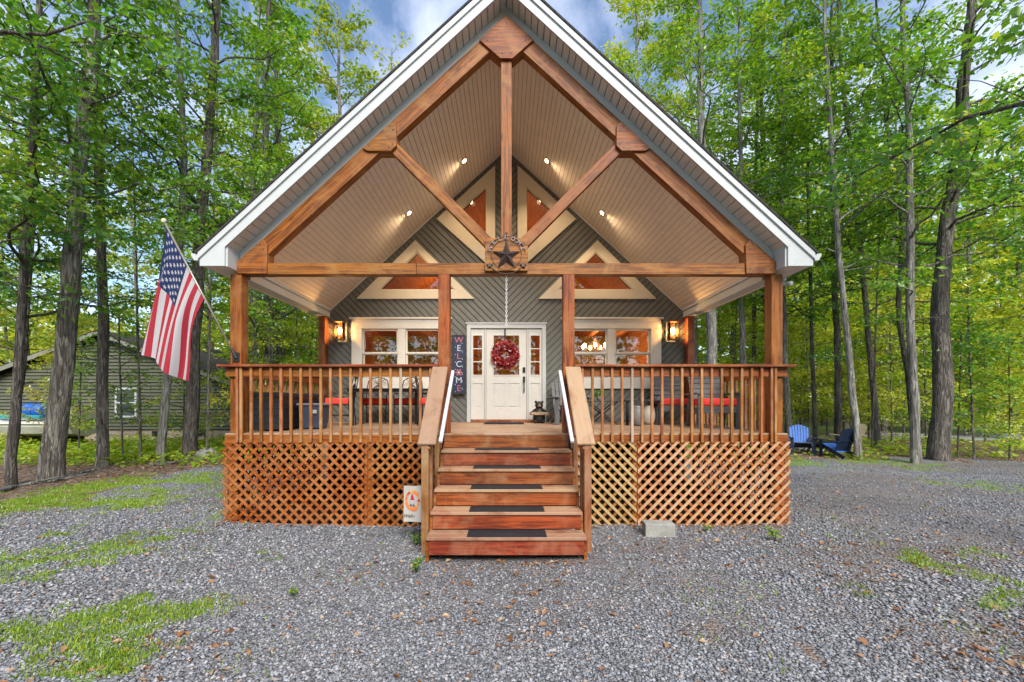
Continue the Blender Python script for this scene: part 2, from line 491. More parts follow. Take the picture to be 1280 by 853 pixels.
# ---- roof: shingle slopes, gutters, rakes, soffits
for sx in (-1, 1):
    b = MB(); b.prism([(0, 8.085), (sx*4.47, 8.085-S*4.47), (sx*4.47, 8.048-S*4.47), (0, 8.048)], -.375, HB+.35)
    b.build('roof_slope', ROOFM, cabin)
    b = MB(); b.prism([(0, 8.04), (sx*4.4, 8.04-S*4.4), (sx*4.4, 7.93-S*4.4), (0, 7.93)], -.29, HB+.3)
    b.build('roof_deck', SOFF_BK, cabin)
    f = MB()
    f.prism([(0, 8.045), (sx*4.43, 8.045-S*4.43), (sx*4.43, 3.785), (sx*4.07, 3.785), (sx*4.07, 7.79-S*4.07), (0, 7.79)], -.335, -.305)
    f.prism([(0, 8.042), (sx*4.44, 8.042-S*4.44), (sx*4.44, 7.95-S*4.44), (0, 7.95)], -.362, -.336)
    f.build('rake_fascia', TRIM, cabin)
    f = MB(); f.box(min(sx*4.045, sx*4.07), max(sx*4.045, sx*4.07), -.304, -.03, 3.787, 4.12)
    f.box(min(sx*4.40, sx*4.43), max(sx*4.40, sx*4.43), -.304, HB, 3.79, 3.94)
    f.build('eave_return', TRIM, cabin)
    # soffit under the rake: short boards
    b = MB(); n = 44; L = 4.07
    for i in range(n):
        x0, x1 = L*i/n+.006, L*(i+1)/n-.006
        b.prism([(sx*x0, 7.80-S*x0), (sx*x1, 7.80-S*x1), (sx*x1, 7.825-S*x1), (sx*x0, 7.825-S*x0)], -.303, -.0)
    b.prism([(0, 7.83), (sx*L, 7.83-S*L), (sx*L, 7.85-S*L), (0, 7.85)], -.303, .05, 1)
    b.build('rake_soffit', [TRIM_W, SOFF_BK], cabin)
    f = MB(); f.prism([(0, 7.798), (sx*4.04, 7.798-S*4.04), (sx*4.04, 7.63-S*4.04), (0, 7.63)], -.035, .075)
    f.build('frieze_board', TRIM, cabin)
    # eave soffit and the boxed beam on the posts
    b = MB(); b.box(min(sx*4.07, sx*4.40), max(sx*4.07, sx*4.40), -.304, HB, 3.785, 3.80)
    b.build('eave_soffit', SOFFIT, cabin)
    b = MB(); b.box(min(sx*3.965, sx*4.16), max(sx*3.965, sx*4.16), .11, WY, 3.70, 3.99); b.box(min(sx*3.94, sx*3.964), max(sx*3.94, sx*3.964), .11, WY-.02, 3.84, 3.90)
    b.build('eave_beam', TRIM, cabin)
    g = MB(); g.prism([(sx*4.445, 3.95), (sx*4.54, 3.96), (sx*4.54, 3.93), (sx*4.50, 3.86), (sx*4.445, 3.86)], -.35, HB+.3); g.build('gutter', TRIM, cabin)
    # porch ceiling boards, front to back
    b = MB(); L = 3.965; n = 58
    for i in range(n):
        x0, x1 = L*i/n+.004, L*(i+1)/n-.004
        b.prism([(sx*x0, 7.50-S*x0), (sx*x1, 7.50-S*x1), (sx*x1, 7.52-S*x1), (sx*x0, 7.52-S*x0)], .076, WY-.02)
    b.prism([(0, 7.513), (sx*L, 7.513-S*L), (sx*L, 7.56-S*L), (0, 7.56)], .076, WY, 1)
    b.build('porch_ceiling', [SOFFIT, SOFF_BK], cabin)
    b = MB(); b.prism([(0, 7.497), (sx*3.96, 7.497-S*3.96), (sx*3.96, 7.462-S*3.96), (0, 7.462)], WY-.05, WY-.021); b.build('ceiling_trim', TRIM_W, cabin)

# ---- truss
for sx in (-1, 1):
    beam('rafter', (sx*.02, 0, 7.465), (sx*3.93, 0, 7.465-S*3.91), .14 if sx < 0 else .136, .225, CEDAR, cabin, up=(0, 1, 0) if False else (0, 0, 1))
    beam('strut', (sx*1.86, .004, 5.83), (sx*.2, .004, 4.16), .118, .155, CEDAR, cabin)
beam('king_post', (0, .002, 7.2), (0, .002, 4.2), .16, .126, CEDAR, cabin, up=(0, 1, 0))
for x0, x1 in ((-4.04, -1.36), (-1.355, 4.04)):
    beam('tie_beam', (x0, 0, 3.825), (x1, 0, 3.825), .146, .168, CEDAR, cabin)
def gusset(poly, y0=-.105, y1=.095):
    b = MB(); b.prism(ccw(poly), y0, y1)
    cx = sum(p[0] for p in poly)/len(poly); cz = sum(p[1] for p in poly)/len(poly)
    for px_, pz_ in poly[:5]:
        bx_, bz_ = px_+(cx-px_)*.30, pz_+(cz-pz_)*.30
        b.prism([(bx_+.011*math.cos(a), bz_+.011*math.sin(a)) for a in np.linspace(0, 5.24, 6)], y0-.006, y0+.01, 1)
    o = b.build('gusset', [CEDAR, BLACKM], cabin, bevel=.006, M=None)
    return o
gusset([(-.41, 7.25), (0, 7.622), (.41, 7.25), (.09, 6.97), (-.09, 6.97)])
for sx in (-1, 1):
    gusset([(sx*x, z) for x, z in ((2.16, 5.62), (1.72, 6.03), (1.65, 5.96), (1.65, 5.66), (1.73, 5.585), (2.08, 5.585))])
    gusset([(sx*x, z) for x, z in ((4.045, 3.742), (4.045, 3.92), (3.65, 4.27), (3.585, 4.17), (3.60, 3.742))])
gusset([(-.32, 3.78), (.32, 3.78), (.32, 4.27), (-.32, 4.27)], -.12, .08)

# ---- posts
for x in (-4.07, -.94, .94, 4.07):
    beam('porch_post', (x, 0, DECK), (x, 0, 3.738), .17, .17, CEDAR, cabin, up=(0, 1, 0))
for x in (-4.075, 4.075):
    beam('porch_post', (x, WY-.1, DECK), (x, WY-.1, 3.698), .15, .17, CEDAR_D, cabin, up=(0, 1, 0))

# ---- windows
def double_window(sx):
    m = MB(); X = lambda a: sx*a
    def bx(a, b_, y0, y1, z0, z1, mi=0): m.box(min(X(a), X(b_)), max(X(a), X(b_)), y0, y1, z0, z1, mi)
    y0, y1 = WY-.075, WY-.019
    bx(1.27, 3.46, y0, y1, 3.44, 3.65); bx(1.27, 3.46, y0, y1, 2.10, 2.34)
    bx(1.27, 1.49, y0, y1, 2.341, 3.439); bx(3.23, 3.46, y0, y1, 2.341, 3.439)
    bx(1.22, 3.51, y0-.03, y1, 3.651, 3.69)                                   # drip cap
    bx(2.26, 2.42, y0+.006, y1+.06, 2.341, 3.439)
    for a, b_ in ((1.49, 2.26), (2.42, 3.23)):
        for z0, z1, yy in ((2.341, 2.90, WY-.005), (2.88, 3.439, WY-.03)):
            bx(a, a+.042, yy, yy+.03, z0, z1); bx(b_-.042, b_, yy, yy+.03, z0, z1)
            bx(a+.042, b_-.042, yy, yy+.03, z0, z0+.042); bx(a+.042, b_-.042, yy, yy+.03, z1-.042, z1)
    o = m.build('window', TRIM_W, cabin, bevel=.004)
    for a, b_ in ((1.53, 2.22), (2.46, 3.19)):
        for z0, z1, yy in ((2.38, 2.86, WY+.008), (2.92, 3.40, WY-.017)):
            g = MB(); g.box(min(X(a), X(b_)), max(X(a), X(b_)), yy, yy+.006, z0, z1); g.build('pane', GLASS, o)
        bl = MB(); z = 2.36
        top = 3.40
        step = .05
        while z < top:
            bl.box(min(X(a), X(b_)), max(X(a), X(b_)), WY+.055, WY+.085, z, z+.005); z += step
        if sx < 0: bl.build('blind', BLIND, o)
    return o
double_window(-1); double_window(1)

def tri_window(outer, inner):
    for sx in (-1, 1):
        s = lambda p: [(sx*-x, z) for x, z in p]
        m = MB(); m.ring(s(outer), s(inner), WY-.06, WY-.019)
        c = (sum(p[0] for p in inner)/3, sum(p[1] for p in inner)/3)
        ins = [(x+(c[0]-x)*.06, z+(c[1]-z)*.06) for x, z in inner]
        m.ring(s(inner), s(ins), WY-.045, WY-.01)
        o = m.build('gable_window', GABLE_T, cabin, bevel=.003)
        g = MB(); g.prism(ccw(s(ins)), WY-.02, WY-.014); g.build('pane', GLASS_D, o)
tri_window([(-3.36, 4.11), (-.72, 4.11), (-2.04, 5.42)], T_LOW)
tri_window([(-.25, 7.10), (-1.56, 5.90), (-.25, 4.72)], T_UP)

# ---- door with sidelights
m = MB()
for sx in (-1, 1):
    x0, x1 = sorted((sx*.885, sx*.80)); m.box(x0, x1, WY-.07, WY+.06, DECK+.001, 3.449)
    x0, x1 = sorted((sx*.49, sx*.455)); m.box(x0, x1, WY-.055, WY+.06, DECK+.001, 3.44)
m.box(-.885, .885, WY-.07, WY+.06, 3.45, 3.545); m.box(-.91, .91, WY-.085, WY, 3.546, 3.575)
m.build('door_frame', TRIM, cabin, bevel=.004)
m = MB(); m.box(-.79, .79, WY-.2, WY+.05, DECK+.001, DECK+.055); m.build('threshold', CEDAR_D, cabin, bevel=.005)
def leaf(name, x0, x1, z0, z1, glass_rect, panels, y=WY-.03, bars=0):
    m = MB(); gx0, gx1, gz0, gz1 = glass_rect
    rects = [glass_rect] + panels
    pieces = [[(x0, z0), (x1, z0), (x1, z1), (x0, z1)]]
    for a, b_, c, d in rects:
        pieces = [o for p in pieces for o in subtract(p, [(a, c), (b_, c), (b_, d), (a, d)])]
    for p in pieces: m.prism(p, y, y+.045)
    for a, b_, c, d in panels:
        m.prism([(a, c), (b_, c), (b_, d), (a, d)], y+.014, y+.043)
        m.prism([(a+.035, c+.035), (b_-.035, c+.035), (b_-.035, d-.035), (a+.035, d-.035)], y+.004, y+.02)
    e = .022
    m.ring([(gx0-e, gz0-e), (gx1+e, gz0-e), (gx1+e, gz1+e), (gx0-e, gz1+e)], [(gx0, gz0), (gx1, gz0), (gx1, gz1), (gx0, gz1)], y-.012, y+.03)
    for i in range(bars):
        zz = gz0 + (gz1-gz0)*(i+1)/(bars+1); m.box(gx0, gx1, y-.004, y+.012, zz-.011, zz+.011)
    o = m.build(name, DOORW, cabin)
    g = MB(); g.box(gx0, gx1, y+.014, y+.020, gz0, gz1); g.build('pane', GLASS, o)
    return o
door = leaf('front_door', -.45, .45, DECK+.06, 3.44, (-.285, .285, 2.41, 3.29), [(-.30, -.03, 1.67, 2.22), (.03, .30, 1.67, 2.22)])
for sx in (-1, 1):
    a, b_ = sorted((sx*.795, sx*.495)); ga, gb = sorted((sx*.745, sx*.545))
    leaf('sidelight', a, b_, DECK+.06, 3.44, (ga, gb, 2.41, 3.29), [(ga-.01, gb+.01, 1.67, 2.22)], bars=2)
h = MB(); h.box(.365, .425, WY-.055, WY-.03, 2.46, 2.58); h.cbox((.395, WY-.068, 2.52), .02, .03, .05); h.build('deadbolt', BLACKM, door, bevel=.006)
h = MB(); h.box(.37, .42, WY-.05, WY-.03, 2.24, 2.37); h.tube([(.395, WY-.05, 2.30), (.395, WY-.10, 2.27), (.395, WY-.105, 2.15), (.395, WY-.09, 2.04), (.395, WY-.045, 2.02)], .012, 8); h.build('handle', BLACKM, door)

# ---- inside of the cabin, seen through the panes
b = MB()
b.box(-3.85, 3.85, WY+.12, 8.0, 1.30, 1.335)
for sx in (-1, 1):
    b.box(min(sx*3.85, sx*3.88), max(sx*3.85, sx*3.88), WY+.12, 8.0, 1.336, 3.9)
    b.prism([(0, 7.40), (sx*3.85, 7.40-S*3.85), (sx*3.85, 7.44-S*3.85), (0, 7.44)], WY+.12, 8.0)
b.prism([(-3.8, 1.34), (3.8, 1.34), (3.8, 3.85), (0, 7.38), (-3.8, 3.85)], 8.001, 8.05)
for z in np.arange(1.7, 3.9, .28): b.box(-3.8, 3.8, 7.93, 8.0, z, z+.22)
for x in np.arange(-3.2, 3.3, .8): b.box(x, x+.13, WY+.9, 7.9, 3.72, 3.92)
b.build('interior_room', PINE_IN, cabin)

# ================================================================== porch deck
deck = empty('porch_deck', (0, 0, 0), 'raised cedar porch deck on diamond lattice skirting with a board floor', 'deck')
b = MB(); y = -.125
while y < WY - .02:
    b.box(-4.2, 4.2, y, min(y+.138, WY-.02), DECK-.03, DECK-.0005); y += .1435
b.build('floor', DECKW, deck, bevel=.004)
beam('rim_board', (-4.21, -.105, 1.265), (-.965, -.105, 1.265), .04, .13, CEDAR, deck)
beam('rim_board', (.965, -.105, 1.265), (4.21, -.105, 1.265), .04, .13, CEDAR, deck)
for sx in (-1, 1):
    beam('rim_board', (sx*4.175, -.08, 1.255), (sx*4.175, WY, 1.255), .04, .11, CEDAR, deck)
    for x in (4.10, 2.06 if sx < 0 else 1.95, 1.06):
        beam('skirt_board', (sx*x, -.105, -.15), (sx*x, -.105, 1.198), .13, .03, CEDAR, deck, up=(0, 1, 0))
    for y in (1.5, 2.9):
        beam('skirt_board', (sx*4.15, y, -.15), (sx*4.15, y, 1.198), .03, .12, CEDAR, deck, up=(0, 1, 0))
for y in np.arange(.3, WY, .5):
    pass
def lattice(x0, x1, front_dir, mats, M=None, z0=-.14, z1=1.225):
    """two crossed layers of laths; front_dir +1: the outer layer climbs to the +x side."""
    b = MB(); sp, wd = .1065, .040
    rect = [(x0, z0), (x1, z0), (x1, z1), (x0, z1)]
    for layer in (0, 1):
        d = front_dir if layer == 0 else -front_dir
        n = (-d*q, q)
        lo = min(n[0]*p[0]+n[1]*p[1] for p in rect); hi = max(n[0]*p[0]+n[1]*p[1] for p in rect)
        c = math.floor(lo/sp)*sp
        while c < hi:
            p = clip(rect, n, c)
            if len(p) > 2: p = clip(p, n, c+wd, False)
            if len(p) > 2: b.prism(ccw(p), *((-.1525, -.1415) if layer == 0 else (-.1395, -.1285)), mi=layer)
            c += sp
    return b.build('lattice_panel', mats, deck, M=M)
lattice(-4.225, -2.07, -1, [LATT, LATT]); lattice(-2.055, -.96, 1, [LATT, LATT])
lattice(.96, 1.94, -1, [LATT_P, LATT]); lattice(1.955, 4.225, 1, [LATT_P, LATT])
for sx in (-1, 1):
    M = Matrix.Translation((sx*4.07, 0, 0)) @ Matrix.Rotation(R(90)*sx, 4, 'Z')
    if sx > 0: lattice(-.12, WY, 1, [LATT, LATT], M)
    else: lattice(-WY, .12, 1, [LATT, LATT], M)

# ================================================================== porch railings
def railing(x0, x1, label, pale):
    r = empty('porch_railing', ((x0+x1)/2, -.12, DECK), label, 'railing', 'railings round the porch')
    c0 = x0-.09 if x0 < -2 else x0-.02; c1 = x1+.09 if x1 > 2 else x1+.02
    beam('top_rail', (c0, -.135, 2.357), (c1, -.135, 2.357), .15, .036, CEDAR_D, r)
    beam('sub_rail', (x0, -.112, 2.265), (x1, -.112, 2.265), .038, .14, CEDAR, r)
    n = int(round((x1-x0-.12)/.1445))
    for i in range(n):
        x = x0 + .1 + (x1-x0-.2)*i/(n-1)
        if abs(x) > 4.0: x = math.copysign(4.0, x)
        dx = random.uniform(-.004, .004)
        beam('baluster', (x, -.153, 1.215), (x+dx, -.153, 2.336), .038, .038, BALUS_P if i in pale else BALUS, r, up=(0, 1, 0), cut0=.0)
    return r
railing(-4.19, -1.03, 'long cedar porch railing in front of the black patio dining set', (17,))
railing(1.03, 4.19, 'long cedar porch railing in front of the grey wooden armchairs', (5,))
for sx in (-1, 1):
    r = empty('porch_railing', (sx*4.12, 1.5, DECK), 'short cedar railing along the porch side by the %s' % ('flag' if sx < 0 else 'gravel drive'), 'railing', 'railings round the porch')
    beam('top_rail', (sx*4.13, -.05, 2.355), (sx*4.13, WY-.02, 2.355), .14, .036, CEDAR_D, r)
    beam('sub_rail', (sx*4.10, .09, 2.262), (sx*4.10, WY-.19, 2.262), .038, .14, CEDAR, r)
    for i in range(20):
        y = .2 + i*.138
        beam('baluster', (sx*4.14, y, 1.22), (sx*4.14, y, 2.334), .038, .038, BALUS, r, up=(0, 1, 0))

# ================================================================== stairs
stairs = empty('porch_stairs', (0, -1.0, 0), 'weathered cedar porch stairs of five treads climbing to the front door', 'stairs')
RISE, RUN, Y0 = .218, .28, -.13
for k in range(1, 6):
    z = DECK - RISE*k; y = Y0 - RUN*k
    xx = .93
    for j in range(2):
        ya = y - .02 + j*.148
        beam('tread', (-xx, ya+.07, z-.019), (xx, ya+.07, z-.019), .142, .038, TREAD, stairs)
    beam('riser', (-.905, y+.018, z-.038-(RISE-.038)/2+.001), (.905, y+.018, z-.038-(RISE-.038)/2+.001), .026, RISE-.042, CEDAR_D, stairs)
beam('riser', (-.93, Y0+.008, DECK-.03-(RISE-.03)/2), (.93, Y0+.008, DECK-.03-(RISE-.03)/2), .026, RISE-.034, CEDAR_D, stairs)
for sx in (-1, 1):
    b = MB()
    poly = [(Y0+.02, 1.20)]                       # (y, z) outline of a stringer
    for k in range(1, 6):
        poly += [(Y0-RUN*(k-1), DECK-RISE*k-.04), (Y0-RUN*k+.034, DECK-RISE*k-.04)]
    poly += [(Y0-RUN*5+.034, -.1), (Y0-RUN*5+.40, -.1), (Y0+.02, .75)]
    x0, x1 = sorted((sx*.908, sx*.945))
    n = len(poly); vs = [(x0, y, z) for y, z in poly] + [(x1, y, z) for y, z in poly]
    b.add(vs, [tuple(range(n-1, -1, -1)), tuple(range(n, 2*n))] + [(i, (i+1) % n, (i+1) % n+n, i+n) for i in range(n)])
    b.build('stringer', CEDAR, stairs)

ORD = ['topmost', 'second from the top', 'middle', 'second from the bottom', 'lowest']
for k in range(1, 6):
    z = DECK - RISE*k; y = Y0 - RUN*k
    b = MB(); b.box(-.47+.02*random.random(), .47, y-.012, y+.238, z+.001, z+.009)
    for i in range(26):
        x = -.45 + i*.0355; b.box(x, x+.02, y+.0, y+.226, z+.009, z+.013)
    o = b.build('stair_mat', RUBBER); tag(o, 'black ribbed rubber mat on the %s stair tread' % ORD[k-1], 'stair mat', 'rubber mats on the stair treads')

for sx in (-1, 1):
    side = 'beside the garden flag' if sx < 0 else 'beside the concrete block'
    r = empty('stair_railing', (sx*.965, -1.2, 0), 'sloping cedar stair railing with wide worn cap board ' + side, 'railing', 'railings of the stairs')
    P0 = Vector((sx*.975, -.215, 2.33)); P1 = Vector((sx*.975, -1.27, 1.30))
    beam('cap_board', P0, P1, .225, .038, CAPW, r, bevel=.01)
    dn = Vector((0, 0, -.09))
    beam('sub_rail', P0+dn+Vector((sx*-.02, .02, 0)), P1+dn+Vector((sx*-.02, .05, 0)), .038, .12, NEWEL, r)
    beam('newel_post', (sx*1.0, -1.21, -.06), (sx*1.0, -1.21, 1.30), .088, .088, NEWEL, r, up=(0, 1, 0))
    beam('newel_post', (sx*.975, -1.02, .0), (sx*.975, -1.02, 1.46), .055, .088, NEWEL, r, up=(0, 1, 0))
    beam('newel_post', (sx*1.0, -.30, .2), (sx*1.0, -.30, 2.16), .07, .088, NEWEL, r, up=(0, 1, 0))
    h = empty('handrail', (sx*.79, -.7, 1.4), 'white metal handrail inside the stair railing ' + side, 'handrail', 'white handrails of the stairs')
    H0 = Vector((sx*.79, -.20, 2.27)); H1 = Vector((sx*.80, -1.30, 1.335))
    beam('rail', H0, H1, .042, .05, paint('white_enamel', (.58, .62, .70), .3, .02, 0), h, bevel=.008)
    for t in (.12, .85):
        p = H0.lerp(H1, t); b = MB(); b.tube([p + Vector((0, 0, -.02)), p+Vector((sx*.06, 0, -.09)), p+Vector((sx*.15, 0, -.09))], .009, 6); b.build('bracket', BLACKM, h)
SUN_E, SUN_A, SKY_S, EXPOSURE = 1.5, 30, .066, 1.92
CLOUD = (6.3, 6.7, 8.0, 1)
# ================================================================== ground
def _gz(x, y):
    x = np.asarray(x, float); y = np.asarray(y, float)
    far = np.clip((np.hypot(x, y+2)-9)/14, 0, 1)
    z = .018*np.sin(1.3*x+.7*y)*np.cos(.9*y-.5*x+1) + .02*np.sin(.37*x-1)*np.sin(.41*y+2)
    z += far*(.10*np.sin(.31*x+.5)*np.cos(.27*y) + .05*np.sin(.8*x+.6*y))
    z += .07*np.exp(-((x+4.6)**2+(y-.3)**2)/2.5)          # lifts toward the corner by the flag
    z -= .03*np.exp(-((x)**2/9+(y+.4)**2/1.5))
    return z
def gz(x, y): return float(_gz(x, y))

def _seg(x, y, pts, wdt):          # soft band along a polyline
    d = np.full(np.shape(x), 1e9)
    for (ax, ay), (bx, by) in zip(pts[:-1], pts[1:]):
        t = np.clip(((x-ax)*(bx-ax)+(y-ay)*(by-ay))/((bx-ax)**2+(by-ay)**2+1e-9), 0, 1)
        d = np.minimum(d, np.hypot(x-ax-t*(bx-ax), y-ay-t*(by-ay)))
    return np.clip(1-d/wdt, 0, 1)
def _vn(x, y, s, seed=0):          # cheap value noise
    r = np.random.default_rng(seed).random((64, 64))
    u = x*s+100; v = y*s+100; i = np.floor(u).astype(int); j = np.floor(v).astype(int); fu = u-i; fv = v-j
    fu = fu*fu*(3-2*fu); fv = fv*fv*(3-2*fv)
    g = lambda a, b: r[a % 64, b % 64]
    return (g(i, j)*(1-fu)+g(i+1, j)*fu)*(1-fv)+(g(i, j+1)*(1-fu)+g(i+1, j+1)*fu)*fv
def fbm(x, y, s, seed=0):
    return sum(_vn(x, y, s*2**k, seed+k)*.5**k for k in range(4))/1.875

def masks(x, y):
    n = fbm(x, y, .9, 3); n2 = fbm(x, y, 2.6, 9)
    A = lambda *p: [GP(*q) for q in p]
    g = np.maximum.reduce([
        _seg(x, y, A((-60, 655), (60, 624), (170, 606), (272, 592)), 1.9),
        _seg(x, y, A((280, 622), (205, 626)), 1.3)*1.1,
        _seg(x, y, A((-120, 700), (60, 690), (180, 640)), 2.4)*.36, _seg(x, y, A((0, 830), (180, 780)), .8)*.30,
        np.clip((y-17.0)*2, 0, 1)*np.clip((x-9)/2, 0, 1)*np.clip((27-y)/2, 0, 1)*1.3,
        _seg(x, y, A((-60, 720), (40, 710), (125, 690)), 1.0),
        _seg(x, y, A((-40, 800), (60, 775), (150, 755)), .5),
        _seg(x, y, A((110, 850), (170, 800)), .3)*.8,
        _seg(x, y, A((1262, 745), (1310, 770)), .6)*.5,
        _seg(x, y, A((1195, 604), (1290, 612)), .9)*.7,
        _seg(x, y, A((995, 577), (1070, 577), (1120, 579)), 1.6),
        _seg(x, y, A((1215, 700), (1240, 690)), .3)*.55,
        _seg(x, y, A((1010, 705), (1110, 757)), .25)*.45, _seg(x, y, A((1120, 690), (1180, 715)), .35)*.45,
        _seg(x, y, A((340, 690), (350, 695)), .25)*.75])
    grass = np.clip((g*1.15 + (n-.5)*2.4 + (n2-.5)*2.2 + (fbm(x, y, 6.5, 15)-.5)*2.0 - .40)*1.05, 0, 1)*np.clip(g*5, 0, 1)
    # the woods' floor: everything outside the gravel apron
    dxl = x - (-7.6 - .28*(y-1.5)); dxr = (14.2 + .35*(y-4)) - x
    woods = np.clip((np.maximum(-(np.minimum(dxl, dxr)), (y-6.4 + .12*np.abs(x-9)))+(n-.5)*2.0)*1.2, 0, 1)
    back = np.clip((y-6.0)*.8, 0, 1)*(x < 9)
    woods = np.maximum(woods, back*np.clip((9-x), 0, 1))
    woods = np.maximum(woods, np.clip((_seg(x, y, A((-80, 612), (60, 603), (180, 590), (275, 574)), 1.5)*1.3 + (n-.5)*1.2 - .25)*3, 0, 1))
    soil = np.clip((fbm(x, y, .55, 21)-.47)*6, 0, 1)*np.clip((x+3)/6, .3, 1)*.8
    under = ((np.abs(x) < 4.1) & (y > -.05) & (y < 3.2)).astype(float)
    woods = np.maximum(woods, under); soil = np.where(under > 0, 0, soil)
    soil = np.maximum(soil, np.clip(np.maximum.reduce([_seg(x, y, A((1060, 705), (1180, 690), (1300, 680)), 1.1), _seg(x, y, A((880, 790), (905, 775)), .35), _seg(x, y, A((1240, 800), (1300, 790)), .4), _seg(x, y, A((560, 708), (760, 700)), .3)*.7])*1.6+(n2-.5)*1.5-.3, 0, 1))*(1-under)
    woods = woods*(1-np.clip((y-16.6)*2, 0, 1)*np.clip((x-9)/2, 0, 1)*np.clip((27-y)/2, 0, 1))
    road = np.clip((1.7-np.abs((y-14.8) - .02*(x-20)))*4, 0, 1)*np.clip((x-9)/3, 0, 1)
    return grass*(1-road), woods*(1-road), soil, road

def _axis(lo, hi, fine0, fine1, step):
    a = list(np.arange(fine0, fine1, step)); s = step
    x = fine1
    while x < hi: a.append(x); s *= 1.22; x += s
    a.append(hi); s = step; x = fine0; pre = []
    while x > lo: s *= 1.22; x -= s; pre.append(max(x, lo))
    return np.array(sorted(set(pre)) + a)
gx = _axis(-260, 260, -16, 19, .16); gy = _axis(-160, 320, -6.5, 16, .16)
GX, GY = np.meshgrid(gx, gy)
GZ = _gz(GX, GY)
mg, mw, ms, mr = masks(GX, GY)
nx, ny = len(gx), len(gy)
ii = (np.arange(ny-1)[:, None]*nx + np.arange(nx-1)[None, :]).ravel()
FC = np.stack([ii, ii+1, ii+nx+1, ii+nx], -1)
def ground_material():
    t = NT('ground_cover')
    v = t.coord()
    a = {k: t.n('Attribute', attribute_name=k).outputs['Fac'] for k in ('grass', 'woods', 'soil', 'road')}
    # gravel: two sizes of broken stone
    def stones(scale):
        w = t.n('VectorMath', operation='ADD'); nz = t.n('TexNoise'); nz.inputs['Scale'].default_value = scale*.7; t.l(v, nz.inputs['Vector'])
        sc = t.n('VectorMath', operation='SCALE'); t.l(nz.outputs['Color'], sc.inputs[0]); sc.inputs['Scale'].default_value = .5/scale
        t.l(v, w.inputs[0]); t.l(sc.outputs[0], w.inputs[1])
        vo = t.n('TexVoronoi'); vo.inputs['Scale'].default_value = scale; t.l(w.outputs[0], vo.inputs['Vector'])
        return vo.outputs['Color'], vo.outputs['Distance']
    c1, d1 = stones(40); c2, d2 = stones(23)
    sp = t.n('SeparateColor'); t.l(c1, sp.inputs[0])
    col = t.ramp(sp.outputs[0], [(0, (.055, .056, .058)), (.35, (.145, .149, .155)), (.7, (.262, .270, .292)), (.93, (.40, .405, .41)), (1, (.34, .25, .18))])
    big = t.noise(v, .5, 4); col = t.mix(t.math('MULTIPLY', t.ramp(big, [(.35, (0,0,0)), (.7, (1,1,1))]), .35), col, (.17, .168, .185))
    fine = t.noise(v, 120, 2); col = t.mix(.15, col, t.ramp(fine, [(.3, (.06, .06, .07)), (.7, (.36, .36, .4))]))
    tr = t.n('TexNoise'); tr.inputs['Scale'].default_value = 1.0; tr.inputs['Detail'].default_value = 4; t.l(t.coord((.25, 1.1, 1), rot=(0, 0, R(-14))), tr.inputs['Vector'])
    col = t.mix(t.math('MULTIPLY', t.ramp(tr.outputs['Fac'], [(.52, (0,0,0)), (.62, (1,1,1))]), .35), col, (.30, .285, .28))
    col = t.mix(t.math('MULTIPLY', t.ramp(tr.outputs['Fac'], [(.36, (1,1,1)), (.46, (0,0,0))]), .4), col, (.085, .082, .085))
    # soil showing through
    so = t.noise(v, 7, 6, .7); sf = t.math('MULTIPLY', a['soil'], t.ramp(so, [(.38, (0,0,0)), (.6, (1,1,1))]))
    col = t.mix(sf, col, t.ramp(t.noise(v, 30, 4), [(.3, (.13, .095, .075)), (.7, (.30, .225, .18))]))
    # woodland floor of dead leaves
    vl = t.n('TexVoronoi'); vl.inputs['Scale'].default_value = 14; t.l(v, vl.inputs['Vector'])
    sl = t.n('SeparateColor'); t.l(vl.outputs['Color'], sl.inputs[0])
    lit = t.ramp(sl.outputs[0], [(0, (.07, .045, .035)), (.4, (.17, .11, .075)), (.75, (.27, .19, .135)), (1, (.36, .27, .2))])
    wf = t.math('ADD', a['woods'], t.math('MULTIPLY_ADD', t.noise(v, 3.5, 6, .7), .6, -.3)); wf = t.ramp(wf, [(.42, (0,0,0)), (.58, (1,1,1))])
    col = t.mix(wf, col, lit)
    # thin turf
    gr = t.ramp(t.noise(v, 55, 4), [(.25, (.08, .14, .02)), (.5, (.19, .33, .03)), (.8, (.34, .44, .05))])
    gf = t.math('ADD', a['grass'], t.math('MULTIPLY_ADD', t.noise(v, 11, 7, .75), 1.5, -.75)); gf = t.ramp(gf, [(.42, (0,0,0)), (.75, (1,1,1))])
    col = t.mix(t.math('MULTIPLY', gf, .6), col, gr)
    # earth under the deck, with the deck's shade painted into its colour
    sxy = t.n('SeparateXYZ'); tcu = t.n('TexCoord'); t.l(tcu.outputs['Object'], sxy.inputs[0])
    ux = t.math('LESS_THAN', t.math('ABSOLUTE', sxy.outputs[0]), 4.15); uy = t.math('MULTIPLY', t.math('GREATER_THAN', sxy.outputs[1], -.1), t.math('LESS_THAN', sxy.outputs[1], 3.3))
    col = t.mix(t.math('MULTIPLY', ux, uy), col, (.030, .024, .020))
    rd = t.ramp(t.noise(v, 40, 3), [(.3, (.20, .20, .21)), (.7, (.29, .285, .29))])
    col = t.mix(a['road'], col, rd)
    h = t.math('ADD', t.math('MULTIPLY', d1, -.9), t.math('MULTIPLY', d2, -.5)); h = t.math('ADD', h, t.math('MULTIPLY', sp.outputs[1], .5))
    h = t.math('MULTIPLY', h, t.math('SUBTRACT', 1.0, t.math('MULTIPLY', a['road'], .9)))
    t.pbr(col, .85, normal=t.bump(h, .9, .035), spec=.25)
    return t.mat
g_me = np_mesh('ground', np.stack([GX, GY, GZ], -1).reshape(-1, 3), FC, ground_material(), {'grass': mg.ravel(), 'woods': mw.ravel(), 'soil': ms.ravel(), 'road': mr.ravel()}, smooth=True)
